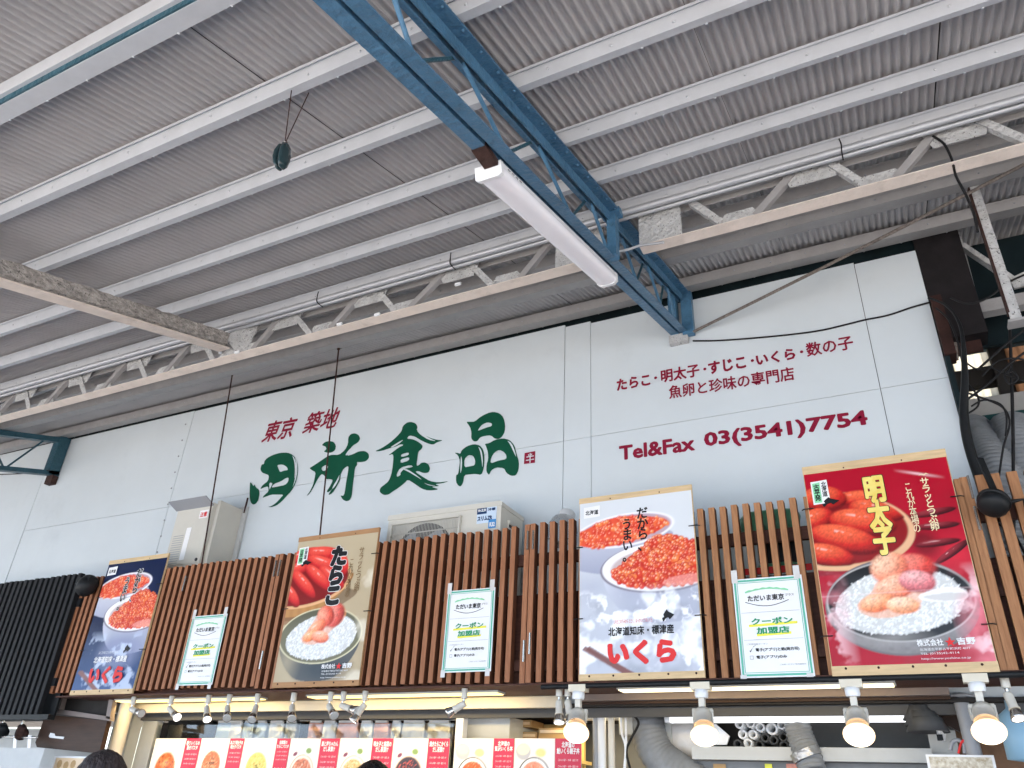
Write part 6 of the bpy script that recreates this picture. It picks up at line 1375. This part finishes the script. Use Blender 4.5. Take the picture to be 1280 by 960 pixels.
tubes = [(924, 905, 0, 'leftmost of the upper row'), (938, 904, 0, 'second of the upper row from the left'), (950, 909, 0, 'in the middle of the upper row'), (965, 911, 0, 'the fattest one of the stack'), (977, 906, 0, 'rightmost of the upper row'),
         (928, 918, 0, 'left one of the second row'), (941, 918, 0, 'right of the left one in the second row'), (935, 929, 0, 'single one at the foot of the stack'),
         (956, 922, 1, 'below the middle of the upper row'), (967, 925, 1, 'right below the fattest white tube'), (979, 921, 1, 'against the ribbed duct, upper one'), (949, 931, 1, 'lowest one right of the foot tube'), (980, 932, 1, 'against the ribbed duct, lower one'), (922, 930, 1, 'lowest one left of the foot tube')]
for k, (px, py, dk, wh_) in enumerate(tubes):
    q = at(px, py, 5.05); r = .026 if k != 3 else .034
    m = MB(); m.lathe([(r * .62, .18), (r * .62, 0), (r, 0), (r, .18)], q, (0, 1, 0), 14)
    tag(m.build('paper_tube', M_ductd if dk else M_white), ('dark' if dk else 'white') + ' paper tube seen end on, ' + wh_, 'tube', 'paper tubes stacked in the rack')
a_, b_ = at(865, 945, 4.93), at(1166, 945, 4.93)
o = MB().box((a_.x, 4.93, at(1000, 951, 4.93).z), (b_.x, 4.97, at(1000, 934, 4.93).z)).build('cross_rail', M_greyl); tag(o, 'wide pale grey rail below the paper tubes', 'rail')
o = MB().box((a_.x, 5.0, at(1000, 990, 5.0).z), (b_.x, 5.03, at(1000, 953, 5.0).z)).build('lower_panel', M_grey); tag(o, 'grey panel under the wide pale rail', 'panel')
for px, m, w_, lab in ((958, M_yeli, 7, 'small yellow label on the grey panel'), (985, M_ment, 14, 'orange card on the grey panel beside the yellow label'), (893, M_card, 14, 'orange brown card on the grey panel under the second big spotlight')):
    p0, p1 = at(px, 975, 4.99), at(px + w_, 955, 4.99)
    o = MB().box((p0.x, 4.985, p0.z), (p1.x, 4.992, p1.z)).build('price_card', m); tag(o, lab, 'card')
q = at(1150, 895, 4.8)
sh = thing('grey_shade', 'stack of grey round lampshades right of the fluorescent fixture', 'lampshade', q)
for k in range(3): MB().lathe([(.05 + .012 * k, .0), (.085 + .008 * k, -.07), (.080 + .008 * k, -.07), (.045, .0)], q + Vector((.0 + .012 * k, -.015 * k, .05 - .03 * k)), (0, 0, 1), 18).build('shade', M_ductd, sh)
wp = MB(); a_ = at(1199, 868, 4.75); wp.lathe([(.085, .0), (.085, .012), (.035, .02), (.035, .025)], (a_.x, 4.75, a_.z - .02), (0, 0, 1), 20); wp.tube([(a_.x, 4.75, a_.z), (a_.x + .01, 4.75, a_.z - .3)], .035, 14)
tag(wp.build('ceiling_pipe', M_lead), 'grey pipe with a round flange left of the rightmost big spotlight', 'pipe')
o = MB().poly([at(1165, 880, 4.9), at(1190, 884, 4.9), at(1206, 905, 4.9), at(1200, 915, 4.9), at(1182, 905, 4.9)], th=(0, .05, 0)).build('leather_flap', M_brownply); tag(o, 'dark brown flap hanging between the lampshades and the rightmost big spotlight', 'flap')
hd = thing('white_handset', 'white curved handset hanging beside the dark brown flap', 'handset', at(1172, 905, 4.85))
MB().tube([at(1166, 892, 4.85), at(1170, 900, 4.83), at(1176, 912, 4.85), at(1177, 926, 4.85)], [.018, .022, .024, .018], 10).build('body', M_white, hd)
MB().box(at(1172, 926, 4.85), at(1178, 918, 4.82)).build('socket', M_black, hd)
o = MB().box((at(1160, 920, 5.0).x, 5.0, zc(-1.6)), (at(1195, 920, 5.0).x, 5.06, zc(.5))).build('bay_pier', M_greyl); tag(o, 'grey pier at the right end of the fluorescent bay', 'pier')
M_brownw = mat('warm_brown_wall', (0.16, 0.085, 0.045), 0.6, var=0.3, vscale=5)
o = MB().box((at(1195, 920, 5.1).x, 5.1, zc(-1.6)), (2.2, 5.14, zc(.66))).build('brown_wall', M_brownw); tag(o, 'warm brown wall behind the rightmost big spotlight', 'wall')
q0, q1 = at(1163, 975, 4.7), at(1242, 944, 4.7)
M_print = mat('printed_sign_face', (0.55, 0.42, 0.25), 0.5, col2=(0.75, 0.72, 0.62), var=.4, vscale=40)
sg = thing('printed_sign', 'cream printed sign board at the bottom edge below the rightmost big spotlight', 'sign', (q0.x, 4.7, q0.z))
MB().box((q0.x, 4.7, q0.z), (q1.x, 4.72, q1.z)).build('board', M_paper, sg); MB().box((q0.x + .012, 4.697, q0.z + .01), (q1.x - .012, 4.6995, q1.z - .01)).build('face', M_print, sg)
vc = thing('wire_loop', 'red and grey looped wires above the cream printed sign', 'wire', at(1195, 935, 4.75))
MB().tube([at(x_, y_, 4.75) for x_, y_ in ((1188, 938), (1190, 928), (1197, 925), (1204, 930), (1206, 942))], .010, 6).build('wire', M_lead, vc)
MB().tube([at(x_, y_, 4.74) for x_, y_ in ((1198, 942), (1201, 930), (1206, 926), (1210, 942))], .006, 6).build('wire', M_rink, vc)
bw = thing('blue_bottle', 'pale blue plastic bottle at the right picture edge', 'bottle', at(1272, 920, 4.6))
q = at(1272, 920, 4.6); MB().lathe([(0, .16), (.02, .155), (.022, .12), (.06, .09), (.065, 0), (.065, -.1), (0, -.11)], q, (0, 0, 1), 16).build('bottle_body', mat('pale_blue_plastic', (.25, .42, .55), .3), bw)

# ================================================================== PEOPLE
def person(top, yaw, shirt, hairm, label, H=1.74):
    bx_, by_, tz = top; k = tz / 1.74
    root = thing('person', label, 'person', (bx_, by_, 0)); root.rotation_euler = (0, 0, yaw)
    J = [((0, 0, .95), .13), ((0, 0, 1.12), .125), ((0, 0, 1.30), .15), ((0, 0, 1.42), .11), ((0, 0, 1.49), .056), ((0, -.005, 1.56), .060), ((0, -.015, 1.62), .076), ((0, -.005, 1.68), .066)]
    E_ = [(i, i + 1) for i in range(7)]
    def add(p, r, par): J.append((p, r)); E_.append((par, len(J) - 1)); return len(J) - 1
    for s_ in (-1, 1):
        a = add((s_ * .17, 0, 1.41), .055, 3); a = add((s_ * .21, .01, 1.28), .046, a); a = add((s_ * .23, .02, 1.12), .040, a); a = add((s_ * .235, -.03, .95), .032, a); a = add((s_ * .235, -.06, .86), .024, a); hnd = add((s_ * .235, -.07, .80), .028, a)
        for q in range(4): f = add((s_ * .235, -.045 - .018 * q + .0, .74), .009, hnd); add((s_ * .225, -.05 - .018 * q, .70 + .006 * abs(q - 1.5)), .0075, f)
        f = add((s_ * .215, -.10, .79), .010, hnd); add((s_ * .21, -.11, .755), .009, f)
        a = add((s_ * .09, 0, .86), .095, 0); a = add((s_ * .10, 0, .50), .062, a); a = add((s_ * .10, .01, .30), .056, a); a = add((s_ * .10, .01, .09), .038, a); add((s_ * .11, -.14, .035), .034, a)
    me = bpy.data.meshes.new('body'); me.from_pydata([p for p, r in J], E_, []); o = bpy.data.objects.new('body', me); COL.objects.link(o)
    md = o.modifiers.new('s', 'SKIN')
    for i, (p, r) in enumerate(J): me.skin_vertices[0].data[i].radius = (r * (1.25 if i in (1, 2, 0) else 1), r * (.8 if i in (0, 1, 2) else 1))
    me.skin_vertices[0].data[0].use_root = True
    sb = o.modifiers.new('b', 'SUBSURF'); sb.levels = 2
    dg = bpy.context.evaluated_depsgraph_get(); dg.update(); m2 = bpy.data.meshes.new_from_object(o.evaluated_get(dg)); bpy.data.objects.remove(o)
    for m in (M_skin, shirt, M_trous): m2.materials.append(m)
    for p_ in m2.polygons:
        z = p_.center.z; x = abs(p_.center.x); p_.use_smooth = True
        p_.material_index = 2 if z < .96 and x < .20 else (1 if z < 1.46 and not (x > .19 and z < 1.16) else 0)
        if z < .08: p_.material_index = 2
    ob = bpy.data.objects.new('body', m2); COL.objects.link(ob); ob.parent = root; ob.scale = (k, k, k)
    # head features
    hd_ = MB(); hd_.lathe([(.0, -.018), (.011, -.01), (.009, .012), (0, .03)], (0, -.100, 1.615), (0, .2, 1), 8)
    for s_ in (-1, 1): hd_.lathe([(0, -.012), (.022, 0), (.02, .008), (0, .012)], (s_ * .078, .0, 1.61), (s_, 0, 0), 10)
    fz = hd_.build('face_features', M_skin); fz.parent = root; fz.scale = (k, k, k)
    ey = MB()
    for s_ in (-1, 1): ey.lathe([(0, -.010), (.008, -.006), (.011, 0), (.0, .010)], (s_ * .030, -.083, 1.625), (0, 1, 0), 8)
    ey.lathe([(0, -.004), (.018, 0), (0, .004)], (0, -.088, 1.575), (0, 1, 0), 8)
    e2 = ey.build('eyes_and_mouth', M_rust); e2.parent = root; e2.scale = (k, k, k)
    hr = []; fs = []; n = 22; mm = 14
    for i in range(mm + 1):
        t = math.pi * .62 * i / mm
        for q in range(n):
            f = 2 * math.pi * q / n; low = 1.0 if math.sin(f) > -.3 else .72; tt = t * low; rr = 1 + random.uniform(-.02, .02)
            hr.append((.090 * rr * math.sin(tt) * math.cos(f), .004 + .104 * rr * math.sin(tt) * math.sin(f), 1.622 + .118 * rr * math.cos(tt)))
    fs = [(i * n + q, i * n + (q + 1) % n, (i + 1) * n + (q + 1) % n, (i + 1) * n + q) for i in range(mm) for q in range(n)]
    h = MB().add(hr, fs, 0, True).build('hair', hairm); h.parent = root; h.scale = (k, k, k)
    return root
for (px, py, dep, yaw, sh_, hm, lab) in ((136, 937, 3.1, math.radians(180), M_shirt1, M_hair, 'person with short greying dark hair seen from behind, head at the lower left'),
                                         (469, 950, 3.6, math.radians(175), M_shirt2, M_hairb, 'person with black hair, only the crown showing at the bottom middle')):
    r = ray(px, py); r = r * (dep / FPX)
    person((r.x, r.y, r.z + EYE), yaw, sh_, hm, lab)
